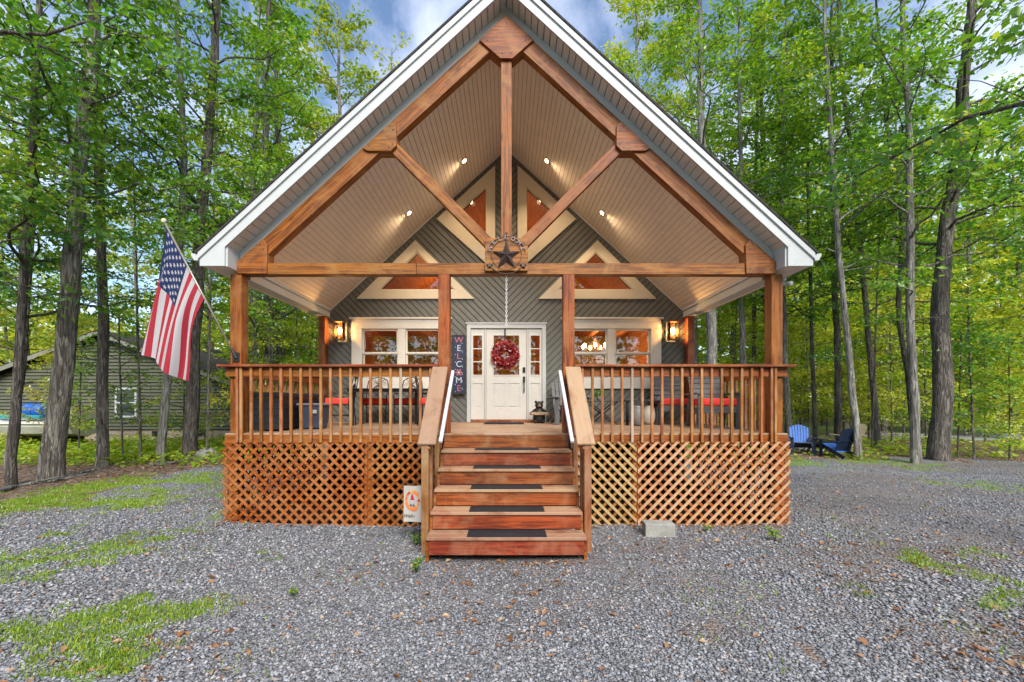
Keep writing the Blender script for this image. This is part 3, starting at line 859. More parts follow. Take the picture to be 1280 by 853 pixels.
ground = np_obj('ground', g_me); tag(ground, 'grey gravel drive running into leaf strewn woodland ground', None, None, 'structure')

def scatter(n, dmin, dmax, power=2.0, half=1.32):
    """points on the ground in front of the camera, more of them near by"""
    u = RNG.random(n); d = (dmin**(-power+2) + u*(dmax**(-power+2)-dmin**(-power+2)))**(1/(-power+2)) if power != 2 else dmin*(dmax/dmin)**u
    x = (RNG.random(n)*2-1)*half*d
    return x, d+CAMY
def solid_free(x, y):              # outside the deck and stairs
    return ~((np.abs(x) < 4.2) & (y > -.12)) & ~((np.abs(x) < .95) & (y > -1.5))

# loose stones lying on the gravel
def stone_mat():
    t = NT('broken_stone'); at = t.n('Attribute', attribute_name='tone')
    col = t.ramp(at.outputs['Fac'], [(0, (.055, .056, .058)), (.3, (.135, .139, .145)), (.65, (.262, .270, .295)), (.9, (.47, .47, .48)), (.96, (.33, .22, .15)), (1, (.40, .32, .26))])
    n = t.noise(t.coord(), 60, 3); col = t.mix(.25, col, t.ramp(n, [(.3, (.08, .08, .09)), (.7, (.36, .36, .39))]))
    t.pbr(col, .8, spec=.3); return t.mat
N = 110000
x, y = scatter(N, 2.5, 13, 2.35)
g_, w_, s_, r_ = masks(x, y)
keep = solid_free(x, y) & (w_ < .5) & (RNG.random(N) > g_*.75) & (RNG.random(N) > s_*.8)
x, y = x[keep], y[keep]; N = len(x)
base = np.array([(1,0,0),(.3,.9,.15),(-.75,.6,-.1),(-.8,-.55,.1),(.35,-.85,-.1),(.15,.1,.75),(-.1,0,-.6)])
tri = np.array([(0,1,5),(1,2,5),(2,3,5),(3,4,5),(4,0,5),(1,0,6),(2,1,6),(3,2,6),(4,3,6),(0,4,6)])
V = np.repeat(base[None], N, 0)*(1+.35*(RNG.random((N, 7, 3))-.5))
size = (.009 + .015*RNG.random(N)**1.6)*(1+.3*(np.hypot(x, y-CAMY) > 5))
V *= size[:, None, None]*np.array([1, .75, .6])
a = RNG.random(N)*6.283; ca, sa = np.cos(a), np.sin(a)
tl = (RNG.random(N)-.5)*1.0; ct, st_ = np.cos(tl), np.sin(tl)
vx, vy, vz = V[..., 0], V[..., 1], V[..., 2]
vx, vz = vx*ct[:, None]-vz*st_[:, None], vx*st_[:, None]+vz*ct[:, None]
V = np.stack([vx*ca[:, None]-vy*sa[:, None]+x[:, None], vx*sa[:, None]+vy*ca[:, None]+y[:, None], vz+(_gz(x, y)+size*.22)[:, None]], -1)
fc = (np.arange(N)[:, None, None]*7+tri[None]).reshape(-1, 3)
tone = np.clip(RNG.normal(.47, .26, N), 0, .92); rare = RNG.random(N) < .025; tone[rare] = .95+.05*RNG.random(rare.sum())
o = np_obj('gravel', np_mesh('gravel', V.reshape(-1, 3), fc, stone_mat(), {'tone': np.repeat(tone, 7)})); tag(o, 'loose grey broken stone covering the drive', None, None, 'stuff')

# grass blades
GRASS = leaf_mat('grass_blade', [(0, (.09, .18, .02)), (.45, (.19, .33, .03)), (.8, (.34, .44, .04)), (1, (.46, .48, .08))], .35, .04)
def blades(name, x, y, hmin, hmax, wd, label, lean=.8):
    n = len(x); h = hmin+(hmax-hmin)*RNG.random(n)**1.4; a = RNG.random(n)*6.283; z = _gz(x, y)-.004
    dx, dy = np.cos(a), np.sin(a); b = RNG.random(n)*6.283; l = lean*h*RNG.random(n)
    P = np.stack([x, y, z], -1); side = np.stack([dx, dy, 0*dx], -1)*(wd*(.6+.8*RNG.random(n)))[:, None]/2
    mid = P + np.stack([np.cos(b)*l*.35, np.sin(b)*l*.35, h*.6], -1); tip = P + np.stack([np.cos(b)*l, np.sin(b)*l, h], -1)
    V = np.stack([P-side, P+side, mid+side*.8, tip, mid-side*.8], 1)
    me = np_mesh(name, V.reshape(-1, 3), np.arange(n*5).reshape(-1, 5), GRASS, {'tone': np.repeat(np.clip(RNG.normal(.5, .22, n), 0, 1), 5)})
    o = np_obj(name, me); tag(o, label, None, None, 'stuff'); return o
x, y = scatter(420000, 2.8, 17, 1.8); xf = RNG.uniform(11, 34, 30000); yf = RNG.uniform(16.6, 25, 30000); xh = RNG.uniform(-14, -4, 130000); yh = RNG.uniform(-.8, 4.2, 130000); x = np.concatenate([x, xf, xh]); y = np.concatenate([y, yf, yh]); g_, w_, s_, r_ = masks(x, y)
k = solid_free(x, y) & (RNG.random(len(x)) < np.clip(g_**1.5*2.3*np.clip(fbm(x, y, 5.0, 91)*3.2-.9, .05, 1), 0, 1))
k |= solid_free(x, y) & (RNG.random(len(x)) < .05*np.clip(fbm(x, y, 1.6, 92)*7-4.1, 0, 1)) & (w_ < .4)
blades('grass', x[k], y[k], .012, .055, .0075, 'short bright grass in ragged patches on the gravel')

# fallen leaves
LITTER = leaf_mat('dead_leaf', [(0, (.16, .07, .03)), (.4, (.30, .12, .05)), (.7, (.38, .22, .12)), (1, (.45, .33, .22))], .15, .04, .02)
def flat_leaves(n, x, y, size, tone, zoff=.012, tilt=.35):
    a = RNG.random(n)*6.283
    A = np.stack([np.cos(a), np.sin(a), RNG.normal(0, tilt, n)], -1); A /= np.linalg.norm(A, axis=1)[:, None]
    Nn = np.stack([RNG.normal(0, tilt, n), RNG.normal(0, tilt, n), np.ones(n)], -1)
    return np.stack([x, y, _gz(x, y)+zoff], -1), A, Nn, size
def leaf_arrays(C, A, Nn, L, W, tone, fold=.18, curl=.2):
    n = len(C); Sd = np.cross(Nn, A); Sd /= np.linalg.norm(Sd, axis=1)[:, None]+1e-9; Nn = np.cross(A, Sd)
    L = L[:, None]; W = W[:, None]
    V = np.stack([C, C+A*L*.42+Sd*W+Nn*W*fold, C+A*L-Nn*L*curl, C+A*L*.42-Sd*W+Nn*W*fold], 1).reshape(-1, 3)
    b = np.arange(n)[:, None]*4
    Fc = np.concatenate([b+np.array([0, 2, 1]), b+np.array([0, 3, 2])], 0)
    return V, Fc, np.repeat(tone, 4)
x1, y1 = scatter(2900, 2.6, 12, 2.1); x2, y2 = scatter(40000, 8, 24, 1.4, 1.5)
m2 = masks(x2, y2)[1] > .35; x2, y2 = x2[m2], y2[m2]
# drifts against the lattice and the lowest riser
x3 = np.concatenate([RNG.uniform(-4.2, -1, 160), RNG.uniform(1, 4.2, 170), RNG.uniform(-.9, .9, 70)]); y3 = np.concatenate([RNG.normal(-.22, .09, 330), RNG.normal(-1.58, .06, 70)])
x = np.concatenate([x1, x2, x3]); y = np.concatenate([y1, y2, y3]); k = solid_free(x, y); x, y = x[k], y[k]; n = len(x)
patch = fbm(x, y, .8, 50); k = (RNG.random(n) < np.clip((patch-.35)*4, .1, 1)); x, y = x[k], y[k]; n = len(x)
C, A, Nn, L = flat_leaves(n, x, y, RNG.uniform(.03, .085, n), None)
V, Fc, tn = leaf_arrays(C, A, Nn, L, L*.3, np.clip(RNG.normal(.5, .25, n), 0, 1), .5, .15)
o = np_obj('leaf_litter', np_mesh('leaf_litter', V, Fc, LITTER, {'tone': tn})); tag(o, 'brown fallen leaves scattered over gravel and woodland ground', None, None, 'stuff')
# ================================================================== trees
BARK_GREY = bark('grey_furrowed_bark', (.16, .14, .12), (.46, .42, .37), .8)
BARK_DARK = bark('dark_bark', (.12, .105, .092), (.32, .285, .245), 1.0)
BARK_PALE = bark('pale_smooth_bark', (.20, .185, .165), (.42, .40, .36), .6, lichen=(.46, .47, .40))
BARK_MID  = bark('brown_grey_bark', (.14, .122, .105), (.37, .33, .285), 1.0, lichen=(.30, .31, .25))
LEAF_ST = [(0, (.035, .11, .014)), (.35, (.08, .22, .019)), (.62, (.17, .34, .025)), (.85, (.30, .45, .036)), (1, (.44, .52, .05))]
LEAF  = leaf_mat('maple_leaf', LEAF_ST, .48, .06)
LEAF2 = leaf_mat('oak_leaf', [(p, (c[0]*1.25, c[1]*1.05, c[2])) for p, c in LEAF_ST], .45, .05, .015)

def rot_h(v, a):
    c, s = math.cos(a), math.sin(a)
    return np.array([v[0]*c-v[1]*s, v[0]*s+v[1]*c, v[2]])

def grow(seed, path, r0, r1, limb_from, n_limb, limb_len, twigs, per_twig, leaf, tone, H=None, rise=.45, droop=.25, sides=10, spread=.17, flare=1.25, crownshape=1.0, zcap=None, tilt=.55, stubs=0):
    """trunk, limbs and twigs as one tapering mesh, leaves in flat sprays along the twigs."""
    r = np.random.default_rng(seed)
    P = np.array([tuple(p) for p in path], float)
    if H and P[-1, 2] < H:
        d = (P[-1]-P[-2]); d /= np.linalg.norm(d); d = d*.5+np.array([0, 0, .5]); d /= d[2]
        P = np.vstack([P, P[-1]+d*(H-P[-1, 2])])
    # resample with a gentle wander
    seg = np.concatenate([[0], np.cumsum(np.linalg.norm(np.diff(P, axis=0), axis=1))]); n = max(14, int(seg[-1]/.55))
    t = np.linspace(0, seg[-1], n); Q = np.stack([np.interp(t, seg, P[:, k]) for k in range(3)], 1)
    for _ in range(3): Q[1:-1] = (Q[:-2]+2*Q[1:-1]+Q[2:])/4
    wob = np.cumsum(r.normal(0, .035, (n, 2)), 0); wob -= np.linspace(0, 1, n)[:, None]*wob[-1]; Q[:, :2] += wob*min(1, r0*3)
    f = np.linspace(0, 1, n); rad = r0*(1-f)**.75+r1*(1-(1-f)**.75)
    rad *= 1+(flare-1)*np.exp(-t/(r0*1.6+.05))
    Q[0, 2] -= .25
    Vs, Fs = [], []
    V, Fc = tube_arrays(Q, rad, sides)
    Vc = V.reshape(n, sides, 3); dirs = Vc-Q[:, None, :]
    lump = 1+.10*np.sin(np.arange(sides)*2*np.pi/sides*3+r.random()*6)[None, :, None]*np.exp(-t/2)[:, None, None]+r.normal(0, .05, (n, sides, 1))
    V = (Q[:, None, :]+dirs*lump).reshape(-1, 3)
    Vs.append(V); Fs.append(Fc); off = len(V)
    C, A, Nn, L, T = [], [], [], [], []
    az = r.random()*6.28
    def addtube(p, rr, ns):
        nonlocal off
        v, fc = tube_arrays(p, rr, ns); Vs.append(v); Fs.append(fc+off); off += len(v)
    for s in range(stubs):
        h = r.uniform(.08, limb_from+.1); i = int(h*(n-1)); a = r.random()*6.28; l = r.uniform(.4, 1.3)
        d = np.array([math.cos(a), math.sin(a), r.uniform(-.1, .4)])
        addtube(np.array([Q[i], Q[i]+d*l*.5, Q[i]+d*l+np.array([0, 0, -.1*l])]), np.array([.02, .013, .005]), 4)
    for li in range(n_limb):
        h = limb_from+(1-limb_from)*(li+r.random())/n_limb; h = min(h, .985)
        i = h*(n-1); i0 = int(i); base = Q[i0]+(Q[min(i0+1, n-1)]-Q[i0])*(i-i0); rt = rad[i0]
        az += 2.4+r.normal(0, .5); u = (h-limb_from)/(1-limb_from)
        ll = limb_len*(.55+.6*r.random())*(1.05-.75*u**crownshape)
        if zcap and base[2] > zcap: ll *= .9
        d = np.array([math.cos(az), math.sin(az), 0]); up = rise*(.5+r.random())*(1+.8*u)
        s = np.linspace(0, 1, 7)[:, None]
        side = np.array([-d[1], d[0], 0])*r.normal(0, .18)
        p = base+d*ll*s+np.array([0, 0, 1])*ll*(up*s-droop*s**2)+side*ll*s**2+np.concatenate([[[0,0,0]], r.normal(0, .025*ll, (6, 3))])
        lr = min(.42*rt, .009+.0095*ll); addtube(p, lr*(1-.85*s[:, 0])+.004, 5)
        ltone = tone+r.normal(0, .13)
        nt = max(2, int(twigs*(.5+.5*ll/limb_len)))
        for k in range(nt):
            ss = .22+.78*(k+r.random())/nt; j = min(int(ss*6), 5); b = p[j]+(p[j+1]-p[j])*(ss*6-j)
            tang = p[j+1]-p[j]; tang /= np.linalg.norm(tang)
            td = rot_h(tang, (1 if k % 2 else -1)*r.uniform(.35, 1.2)); td[2] += r.normal(0, .18); td /= np.linalg.norm(td)
            tl = ll*.30*(1.15-.55*ss)*(.6+.8*r.random())+.22
            q = b+td*tl*np.array([0, .5, 1])[:, None]+np.array([[0,0,0],[0,0,.02*tl],[0,0,-.10*tl]])
            addtube(q, np.array([.010, .006, .003])*(.6+.25*ll/2), 3)
            m = max(2, int(per_twig*(.5+r.random()))); w = r.random(m)**.8
            pos = b+td*tl*w[:, None]*1.12
            ang = r.random(m)*6.28; rr_ = np.abs(r.normal(0, spread, m))*(1+.5*tl)
            o_ = np.stack([np.cos(ang)*rr_, np.sin(ang)*rr_, r.normal(-.02, .06, m)], 1)
            C.append(pos+o_)
            ax = o_*np.array([1, 1, .4])/(rr_[:, None]+.02)+td*.5+r.normal(0, .3, (m, 3)); ax[:, 2] -= .25
            A.append(ax/np.linalg.norm(ax, axis=1)[:, None])
            Nn.append(np.stack([r.normal(0, tilt, m), r.normal(0, tilt, m), np.ones(m)], 1))
            L.append(leaf*(.6+.7*r.random(m))); T.append(np.clip(ltone+r.normal(0, .13, m), 0, 1))
    C, A, Nn, L, T = map(np.concatenate, (C, A, Nn, L, T))
    lv, lf, lt = leaf_arrays(C, A, Nn, L, L*.30, T, .16, .12)
    return np.vstack(Vs), np.vstack(Fs), lv, lf, lt

N_LEAF = [0]
def tree(name, base, bk, lm, label, cat='tree', group=None, **kw):
    root = empty(name, base, label, cat, group)
    tv, tf, lv, lf, lt = grow(**kw)
    N_LEAF[0] += len(lf)//2
    np_obj('trunk', np_mesh('trunk', tv, tf, bk, smooth=True), root)
    np_obj('crown', np_mesh('crown', lv, lf, lm, {'tone': lt}), root)
    return root

def near(label, pts, d, r0, bk, H=19, lf=.26, nl=30, ll=3.2, tw=8, pt=34, leaf=.135, tone=.40, seed=0, lm=None, name='woodland_tree', **kw):
    P = [PT(px, py, d) for px, py in pts]; P[0].z = gz(P[0].x, P[0].y); r0 *= .78
    return tree(name, tuple(P[0]), bk, lm or LEAF, label, 'tree', 'tall trees round the clearing', seed=seed, path=P, r0=r0, r1=.03, limb_from=lf, n_limb=nl, limb_len=ll, twigs=tw, per_twig=int(pt*.88), leaf=leaf*1.08, tone=tone+.10, H=H, **kw)

# ---- trees by the flag and the neighbouring house
near('thick grey furrowed trunk, stoutest tree on the flag side of the cabin', [(62,598),(72,500),(82,390),(92,280),(104,160),(112,80),(120,-20)], 9.9, .27, BARK_GREY, 17, .30, 30, 3.6, 9, 36, .135, .40, 1, stubs=3, sides=14)
near('slim dark trunk leaning toward the boat, outermost on the flag side', [(14,606),(22,480),(30,350),(38,230),(46,110),(50,0)], 9.2, .115, BARK_DARK, 14, .26, 26, 2.8, 8, 32, .125, .34, 2, stubs=4)
near('thin dark trunk just behind the outermost leaning one', [(8,580),(28,470),(34,400),(42,250),(44,150),(50,0)], 11.2, .11, BARK_MID, 15, .3, 22, 2.8, 8, 30, .13, .36, 3, stubs=4)
near('straight brown grey trunk standing before the shed between furrowed trunk and window', [(128,584),(129,450),(127,300),(124,140),(121,-50)], 11.6, .175, BARK_MID, 18, .33, 28, 3.2, 8, 34, .135, .42, 4, stubs=6)
near('pale grey trunk passing behind the flag beside the shed window', [(201,576),(208,480),(221,330),(232,240),(232,150),(225,30)], 12.8, .15, BARK_PALE, 19, .35, 28, 3.0, 8, 34, .14, .48, 5, stubs=3)
near('dark straight trunk directly behind the flag pole', [(236,572),(240,420),(247,300),(258,170),(265,60),(268,-60)], 13.4, .25, BARK_DARK, 21, .34, 34, 3.8, 9, 36, .14, .44, 6, stubs=4)
near('pale trunk seen between porch corner post and dark neighbour, by the flag side railing', [(318,556),(319,440),(318,300),(322,150)], 18, .22, BARK_PALE, 20, .22, 30, 3.4, 8, 28, .17, .50, 7, stubs=2)
near('dark trunk inside the flag side porch opening with sprays over the railing', [(337,558),(338,430),(336,300),(338,150)], 17, .27, BARK_DARK, 21, .16, 36, 4.2, 9, 30, .17, .46, 8)
near('tall leafy tree rising behind the eave above the flag', [(352,548),(350,350),(346,200),(344,60)], 20, .25, BARK_MID, 22, .25, 34, 4.2, 9, 34, .18, .60, 9, lm=LEAF2)
near('bright leafy tree rising behind the roof slope on the flag side', [(425,545),(426,300),(424,120)], 22.5, .25, BARK_PALE, 23, .3, 36, 4.0, 9, 36, .19, .66, 10, lm=LEAF2)
near('sparse yellowish treetop nearest the gable peak on the flag side', [(478,545),(482,300),(490,60)], 27, .2, BARK_PALE, 24, .4, 26, 3.2, 7, 14, .20, .80, 11, lm=LEAF2)
# ---- trees by the fire pit and the road
near('thick dark trunk at the edge of the gravel, stoutest on the fire pit side', [(1175,578),(1177,480),(1180,380),(1188,290),(1199,200),(1205,110),(1215,0)], 12.5, .31, BARK_DARK, 18, .32, 34, 3.8, 9, 36, .14, .42, 12, stubs=4, sides=14)
near('pale grey trunk with white foot beside the thick dark one', [(1142,580),(1138,480),(1132,380),(1131,290),(1134,200),(1128,80)], 12.2, .15, BARK_PALE, 17, .28, 28, 3.0, 8, 34, .14, .46, 13, stubs=4)
near('dark crooked companion stem close behind the white footed trunk', [(1144,566),(1136,480),(1124,420),(1121,380),(1128,290),(1110,180)], 14.6, .12, BARK_DARK, 16, .32, 22, 2.8, 8, 28, .14, .42, 14, stubs=3)
near('slender pale trunk leaning over the tan lawn chair', [(1073,574),(1064,450),(1052,330),(1042,220),(1034,100)], 13.1, .125, BARK_PALE, 17, .34, 26, 2.8, 8, 32, .14, .48, 15, stubs=2)
near('straight dark trunk standing right behind the navy lawn chair', [(1048,560),(1046,400),(1042,290),(1040,150)], 16.5, .155, BARK_DARK, 19, .32, 28, 3.2, 8, 30, .155, .46, 16, stubs=4)
near('thin dark trunk between the blue lawn chair and the navy one', [(1019,556),(1016,430),(1012,300)], 17.6, .11, BARK_DARK, 17, .3, 24, 3.0, 8, 28, .16, .52, 17, stubs=4)
near('grey trunk just outside the porch corner post above the blue lawn chair', [(986,556),(981,450),(976,300),(980,150)], 17, .15, BARK_MID, 19, .3, 28, 3.2, 8, 30, .16, .50, 18, stubs=2)
near('stout pale trunk seen over the railing beside the rear porch post', [(889,560),(887,400),(880,250)], 16, .26, BARK_PALE, 21, .33, 30, 3.6, 8, 30, .16, .52, 19)
near('pale straight trunk seen over the railing midway between two porch posts', [(931,556),(929,400),(926,250)], 18, .17, BARK_PALE, 20, .3, 28, 3.2, 8, 28, .165, .55, 20, stubs=2)
near('dark thin trunk close beside the midway pale one over the railing', [(944,553),(943,400),(946,250)], 20, .15, BARK_DARK, 20, .3, 26, 3.2, 8, 26, .17, .55, 21, stubs=2)
near('feathery light green tree rising behind the roof beside the gable peak', [(802,545),(800,250),(796,60)], 22, .2, BARK_PALE, 24, .34, 44, 3.0, 10, 40, .15, .66, 22, lm=LEAF2, rise=.7)
near('tall light green tree rising behind the roof slope, second from the peak', [(868,545),(866,250),(862,60)], 20.5, .2, BARK_PALE, 23, .3, 42, 3.4, 10, 38, .155, .62, 23, lm=LEAF2, rise=.6)
near('broad tree rising above the lower eave on the fire pit side', [(962,548),(958,300),(954,100)], 19.5, .22, BARK_MID, 22, .24, 40, 4.0, 9, 36, .16, .56, 24)
near('leaning forked tree with leafy boughs above the lawn chairs', [(1098,552),(1080,380),(1070,250),(1052,100)], 16, .14, BARK_MID, 19, .26, 34, 3.6, 9, 34, .15, .52, 25)
# ---- slender maples under the tall trees, their flat sprays hiding the trunks behind
def under(label, px, d, H, seed, lf=.42, ll=2.6, tone=.5, nl=20, leaf=.13, pt=30):
    x, y = PX(px, d), CAMY+d; r = np.random.default_rng(seed); b = r.normal(0, .35, 2)
    tree('understorey_maple', (x, y, gz(x, y)), BARK_MID, LEAF, label, 'tree', 'slender maples under the tall trees', seed=seed, path=[(x, y, gz(x, y)), (x+b[0]*.4, y+b[1]*.4, H*.5), (x+b[0], y+b[1], H)], r0=.036, r1=.01, limb_from=lf, n_limb=nl, limb_len=ll, twigs=8, per_twig=pt, leaf=leaf, tone=tone, rise=.22, droop=.18)
under('slender maple outside the leaning dark trunk above the boat', -25, 8.2, 9, 202, tone=.42)
under('slender maple with bright sprays above the flag', 176, 12.6, 11, 203, .46, 3.0, .56)
under('slender maple with bright crown beside the eave tip above the flag', 258, 13.4, 12, 204, .5, 3.0, .62)
under('slender maple at the very edge by the road, low leafy sprays', 1300, 11.5, 9, 207, .34, 2.6, .46)
under('slender maple rising behind the lawn chairs', 1090, 15.2, 10, 208, .28, 2.8, .62)
# bough of a tree standing beside the camera, hanging into the top corner
tree('roadside_maple', (7.4, -2.4, gz(7.4, -2.4)), BARK_MID, LEAF, 'near maple whose big leaved boughs hang into the upper corner of the sky', 'tree', 'tall trees round the clearing',
     seed=33, path=[(7.4, -2.4, 0), (7.2, -2.3, 3), (6.9, -2.2, 6), (6.6, -2.1, 9)], r0=.17, r1=.05, limb_from=.52, n_limb=13, limb_len=3.3, twigs=8, per_twig=26, leaf=.15, tone=.45, H=10, rise=.35, droop=.2)
tree('roadside_maple', (-9.3, -1.0, gz(-9.3, -1.0)), BARK_MID, LEAF, 'near maple beyond the lawn whose boughs cover the upper corner above the furrowed trunk', 'tree', 'tall trees round the clearing',
     seed=35, path=[(-9.3, -1.0, 0), (-9.2, -1, 3), (-9.0, -.9, 6), (-8.9, -.8, 10)], r0=.16, r1=.05, limb_from=.55, n_limb=16, limb_len=3.2, twigs=8, per_twig=24, leaf=.14, tone=.45, H=11, rise=.35, droop=.2)

# ---- young trees and the wood behind: a few grown kinds, each copied tree its own object
def kind(name, seed, H, r0, lf, nl, ll, tw, pt, leaf, tone, bk, lm, **kw):
    bend = np.random.default_rng(seed).normal(0, .02*H, 2)
    return tree(name, (0, 0, 0), bk, lm, None, None, None, seed=seed, path=[(0, 0, 0), (bend[0]*.4, bend[1]*.3, H*.4), (bend[0], bend[1], H)], r0=r0, r1=.02, limb_from=lf, n_limb=nl, limb_len=ll, twigs=tw, per_twig=pt, leaf=leaf, tone=tone, sides=8, **kw)
TALL = [kind('forest_tree', 101, 20, .15, .10, 40, 3.8, 8, 22, .26, .76, BARK_MID, LEAF2),
        kind('forest_tree', 102, 22, .18, .16, 38, 4.2, 8, 22, .27, .66, BARK_DARK, LEAF),
        kind('forest_tree', 103, 18, .11, .07, 42, 3.2, 8, 20, .25, .84, BARK_PALE, LEAF2),
        kind('forest_tree', 104, 24, .16, .14, 40, 4.0, 8, 22, .27, .72, BARK_GREY, LEAF)]
YOUNG = [kind('young_tree', 111, 6.0, .035, .10, 30, 1.6, 6, 20, .14, .80, BARK_DARK, LEAF2, spread=.14),  # leaf tones of these kinds raised to paint in light under the crowns
         kind('young_tree', 112, 4.2, .025, .22, 16, 1.1, 5, 14, .13, .66, BARK_MID, LEAF, spread=.12),
         kind('young_tree', 113, 8.0, .045, .10, 36, 2.0, 6, 22, .16, .90, BARK_MID, LEAF2, spread=.16)]
used = set()
ORDN = ['nearest to', 'second from', 'third from', 'fourth from', 'fifth from', 'sixth from', 'seventh from', 'eighth from', 'ninth from', 'tenth from', 'eleventh from', 'twelfth from']
def stand(protos, name, word, zone, mark, group, spots, rev=False):
    spots = sorted(spots, key=lambda s: -s[0] if rev else s[0])
    for i, (px, d, k, s) in enumerate(spots):
        p = protos[k % len(protos)]
        o = p if p.name not in used else copy_tree(p)
        used.add(p.name)
        x = PX(px, d); y = CAMY+d
        place(o, (x, y, gz(x, y)), random.uniform(0, 6.28), s)
        tag(o, '%s %s, %s %s' % (word, zone, ORDN[i], mark), 'tree', group)
G1, G2 = 'trees of the wood behind', 'young trees of the understorey'
stand(TALL, 'forest_tree', 'tall wood tree', 'outside the furrowed trunk', 'that trunk', G1, [(38, 24, 0, 1), (12, 30, 2, 1), (-25, 21, 1, .95), (-60, 27, 3, 1)], True)
stand(TALL, 'forest_tree', 'tall wood tree', 'behind the olive shed', 'the furrowed trunk', G1, [(92, 31, 3, 1), (142, 36, 1, .9), (176, 30, 2, 1), (222, 34, 0, .95), (268, 29, 1, .9), (288, 40, 2, 1.1)])
stand(TALL, 'forest_tree', 'tall wood tree', 'in the flag side porch opening', 'the corner post', G1, [(308, 26, 2, .9), (330, 33, 0, 1), (356, 24, 3, .9), (374, 30, 2, 1), (393, 27, 0, .9), (405, 38, 1, 1)])
stand(TALL, 'forest_tree', 'tall wood tree', 'in the drive side porch opening', 'the rear post', G1, [(872, 27, 0, .95), (903, 31, 2, 1), (917, 25, 1, .85), (953, 29, 2, 1)])
stand(TALL, 'forest_tree', 'tall wood tree', 'standing behind the lawn chairs', 'the porch corner', G1, [(972, 24, 3, .9), (998, 26, 2, .95), (1008, 33, 0, 1), (1030, 29, 1, .9), (1058, 25, 0, .95), (1066, 37, 3, 1)])
stand(TALL, 'forest_tree', 'tall wood tree', 'between leaning pale and thick dark trunks', 'the leaning', G1, [(1088, 30, 2, 1), (1104, 24, 1, .9), (1120, 34, 0, 1.05), (1152, 27, 3, .95), (1164, 38, 2, 1.1)])
stand(TALL, 'forest_tree', 'tall wood tree', 'beyond the thick dark trunk', 'that trunk', G1, [(1196, 31, 2, 1), (1212, 24, 0, .95), (1228, 36, 1, 1), (1246, 27, 3, .9), (1264, 33, 2, 1), (1284, 23, 0, .9), (1320, 29, 1, 1), (1365, 25, 2, 1)])
stand(YOUNG, 'young_tree', 'thin leafy young tree', 'in front of the shed', 'the furrowed trunk', G2, [(98, 13.5, 1, .9), (154, 12.6, 1, 1.05), (72, 16, 2, .62), (229, 16, 0, .85)])
stand(YOUNG, 'young_tree', 'thin leafy young tree', 'over the flag side railing', 'the corner post', G2, [(304, 15, 0, .9), (326, 21, 2, 1), (348, 20, 0, 1.2), (368, 18, 2, .8), (388, 21, 0, 1.1), (402, 24, 2, 1)])
stand(YOUNG, 'young_tree', 'thin leafy young tree', 'over the drive side railing', 'the rear porch post', G2, [(874, 22, 2, .9), (900, 20, 0, 1.1), (915, 19, 2, .85), (938, 24, 2, 1.05), (955, 21, 0, 1)])
stand(YOUNG, 'young_tree', 'thin leafy young tree', 'behind the lawn chairs', 'the porch corner', G2, [(978, 21, 2, .9), (1000, 22, 0, 1.15), (1012, 20, 2, .8), (1034, 22, 0, 1), (1055, 20, 2, .85), (1068, 24, 0, 1.2)])
stand(YOUNG, 'young_tree', 'leafy young tree', 'between leaning pale and thick dark trunks', 'the leaning', G2, [(1086, 19, 0, 1), (1100, 22, 2, 1), (1115, 17.5, 0, .9), (1129, 20, 2, 1), (1158, 18, 0, 1), (1163, 24, 2, 1.1)])
stand(YOUNG, 'young_tree', 'leafy young tree', 'beyond the thick dark trunk', 'that trunk', G2, [(1197, 13.5, 1, .95), (1206, 22, 2, 1), (1218, 12.8, 1, 1.05), (1231, 18, 0, .8), (1243, 23, 2, 1), (1262, 12.9, 0, .62), (1278, 21, 2, 1), (1300, 14, 0, .8), (1335, 19, 2, .9)])

# ---- the far wood that closes every gap: one mass of foliage and stems
def far_wood(n, a0, a1, d0, d1, hmax, seed):
    r = np.random.default_rng(seed)
    px = r.uniform(a0, a1, n); d = r.uniform(d0, d1, n); x = PX(px, d); y = CAMY+d
    cl = fbm(x+y*.3, y*.2, .25, seed)
    top = hmax*(.55+.8*cl); z = top*r.random(n)**.75
    keep = r.random(n) < np.clip(.35+1.2*(fbm(x*1.0, z*1.3+y, .35, seed+3)-.35), .12, 1)
    x, y, z = x[keep], y[keep], z[keep]; m = len(x)
    A = r.normal(0, 1, (m, 3)); A[:, 2] *= .4; A /= np.linalg.norm(A, axis=1)[:, None]
    Nn = np.stack([r.normal(0, .7, m), r.normal(0, .7, m), np.ones(m)], 1); L = r.uniform(.35, .75, m)
    return np.stack([x, y, z+.1], 1), A, Nn, L, np.clip(.92+.5*(fbm(x, z, .2, seed+7)-.4)+r.normal(0, .13, m), 0, 1)  # tone raised so the sun's glow sits in the leaf colour
parts = [far_wood(36000, -150, 420, 36, 58, 12, 1), far_wood(60000, 845, 1420, 32, 54, 18, 2), far_wood(14000, 380, 880, 40, 60, 11, 3)]
C, A, Nn, L, T = (np.concatenate([p[k] for p in parts]) for k in range(5))
lv, lf, lt = leaf_arrays(C, A, Nn, L, L*.33, T)
back = []
r_b = np.random.default_rng(8); nb = 26000
xb = r_b.uniform(-60, 60, nb); yb = r_b.uniform(-40, -27, nb); zb = 17*(.5+.8*fbm(xb, yb, .2, 61))*r_b.random(nb)**.8
Ab = r_b.normal(0, 1, (nb, 3)); Ab /= np.linalg.norm(Ab, axis=1)[:, None]
bv, bf, bt_ = leaf_arrays(np.stack([xb, yb, zb], 1), Ab, np.stack([r_b.normal(0, .8, nb), r_b.normal(0, .8, nb), np.ones(nb)], 1), r_b.uniform(.5, .9, nb), r_b.uniform(.16, .3, nb), np.clip(r_b.normal(.5, .2, nb), 0, 1))
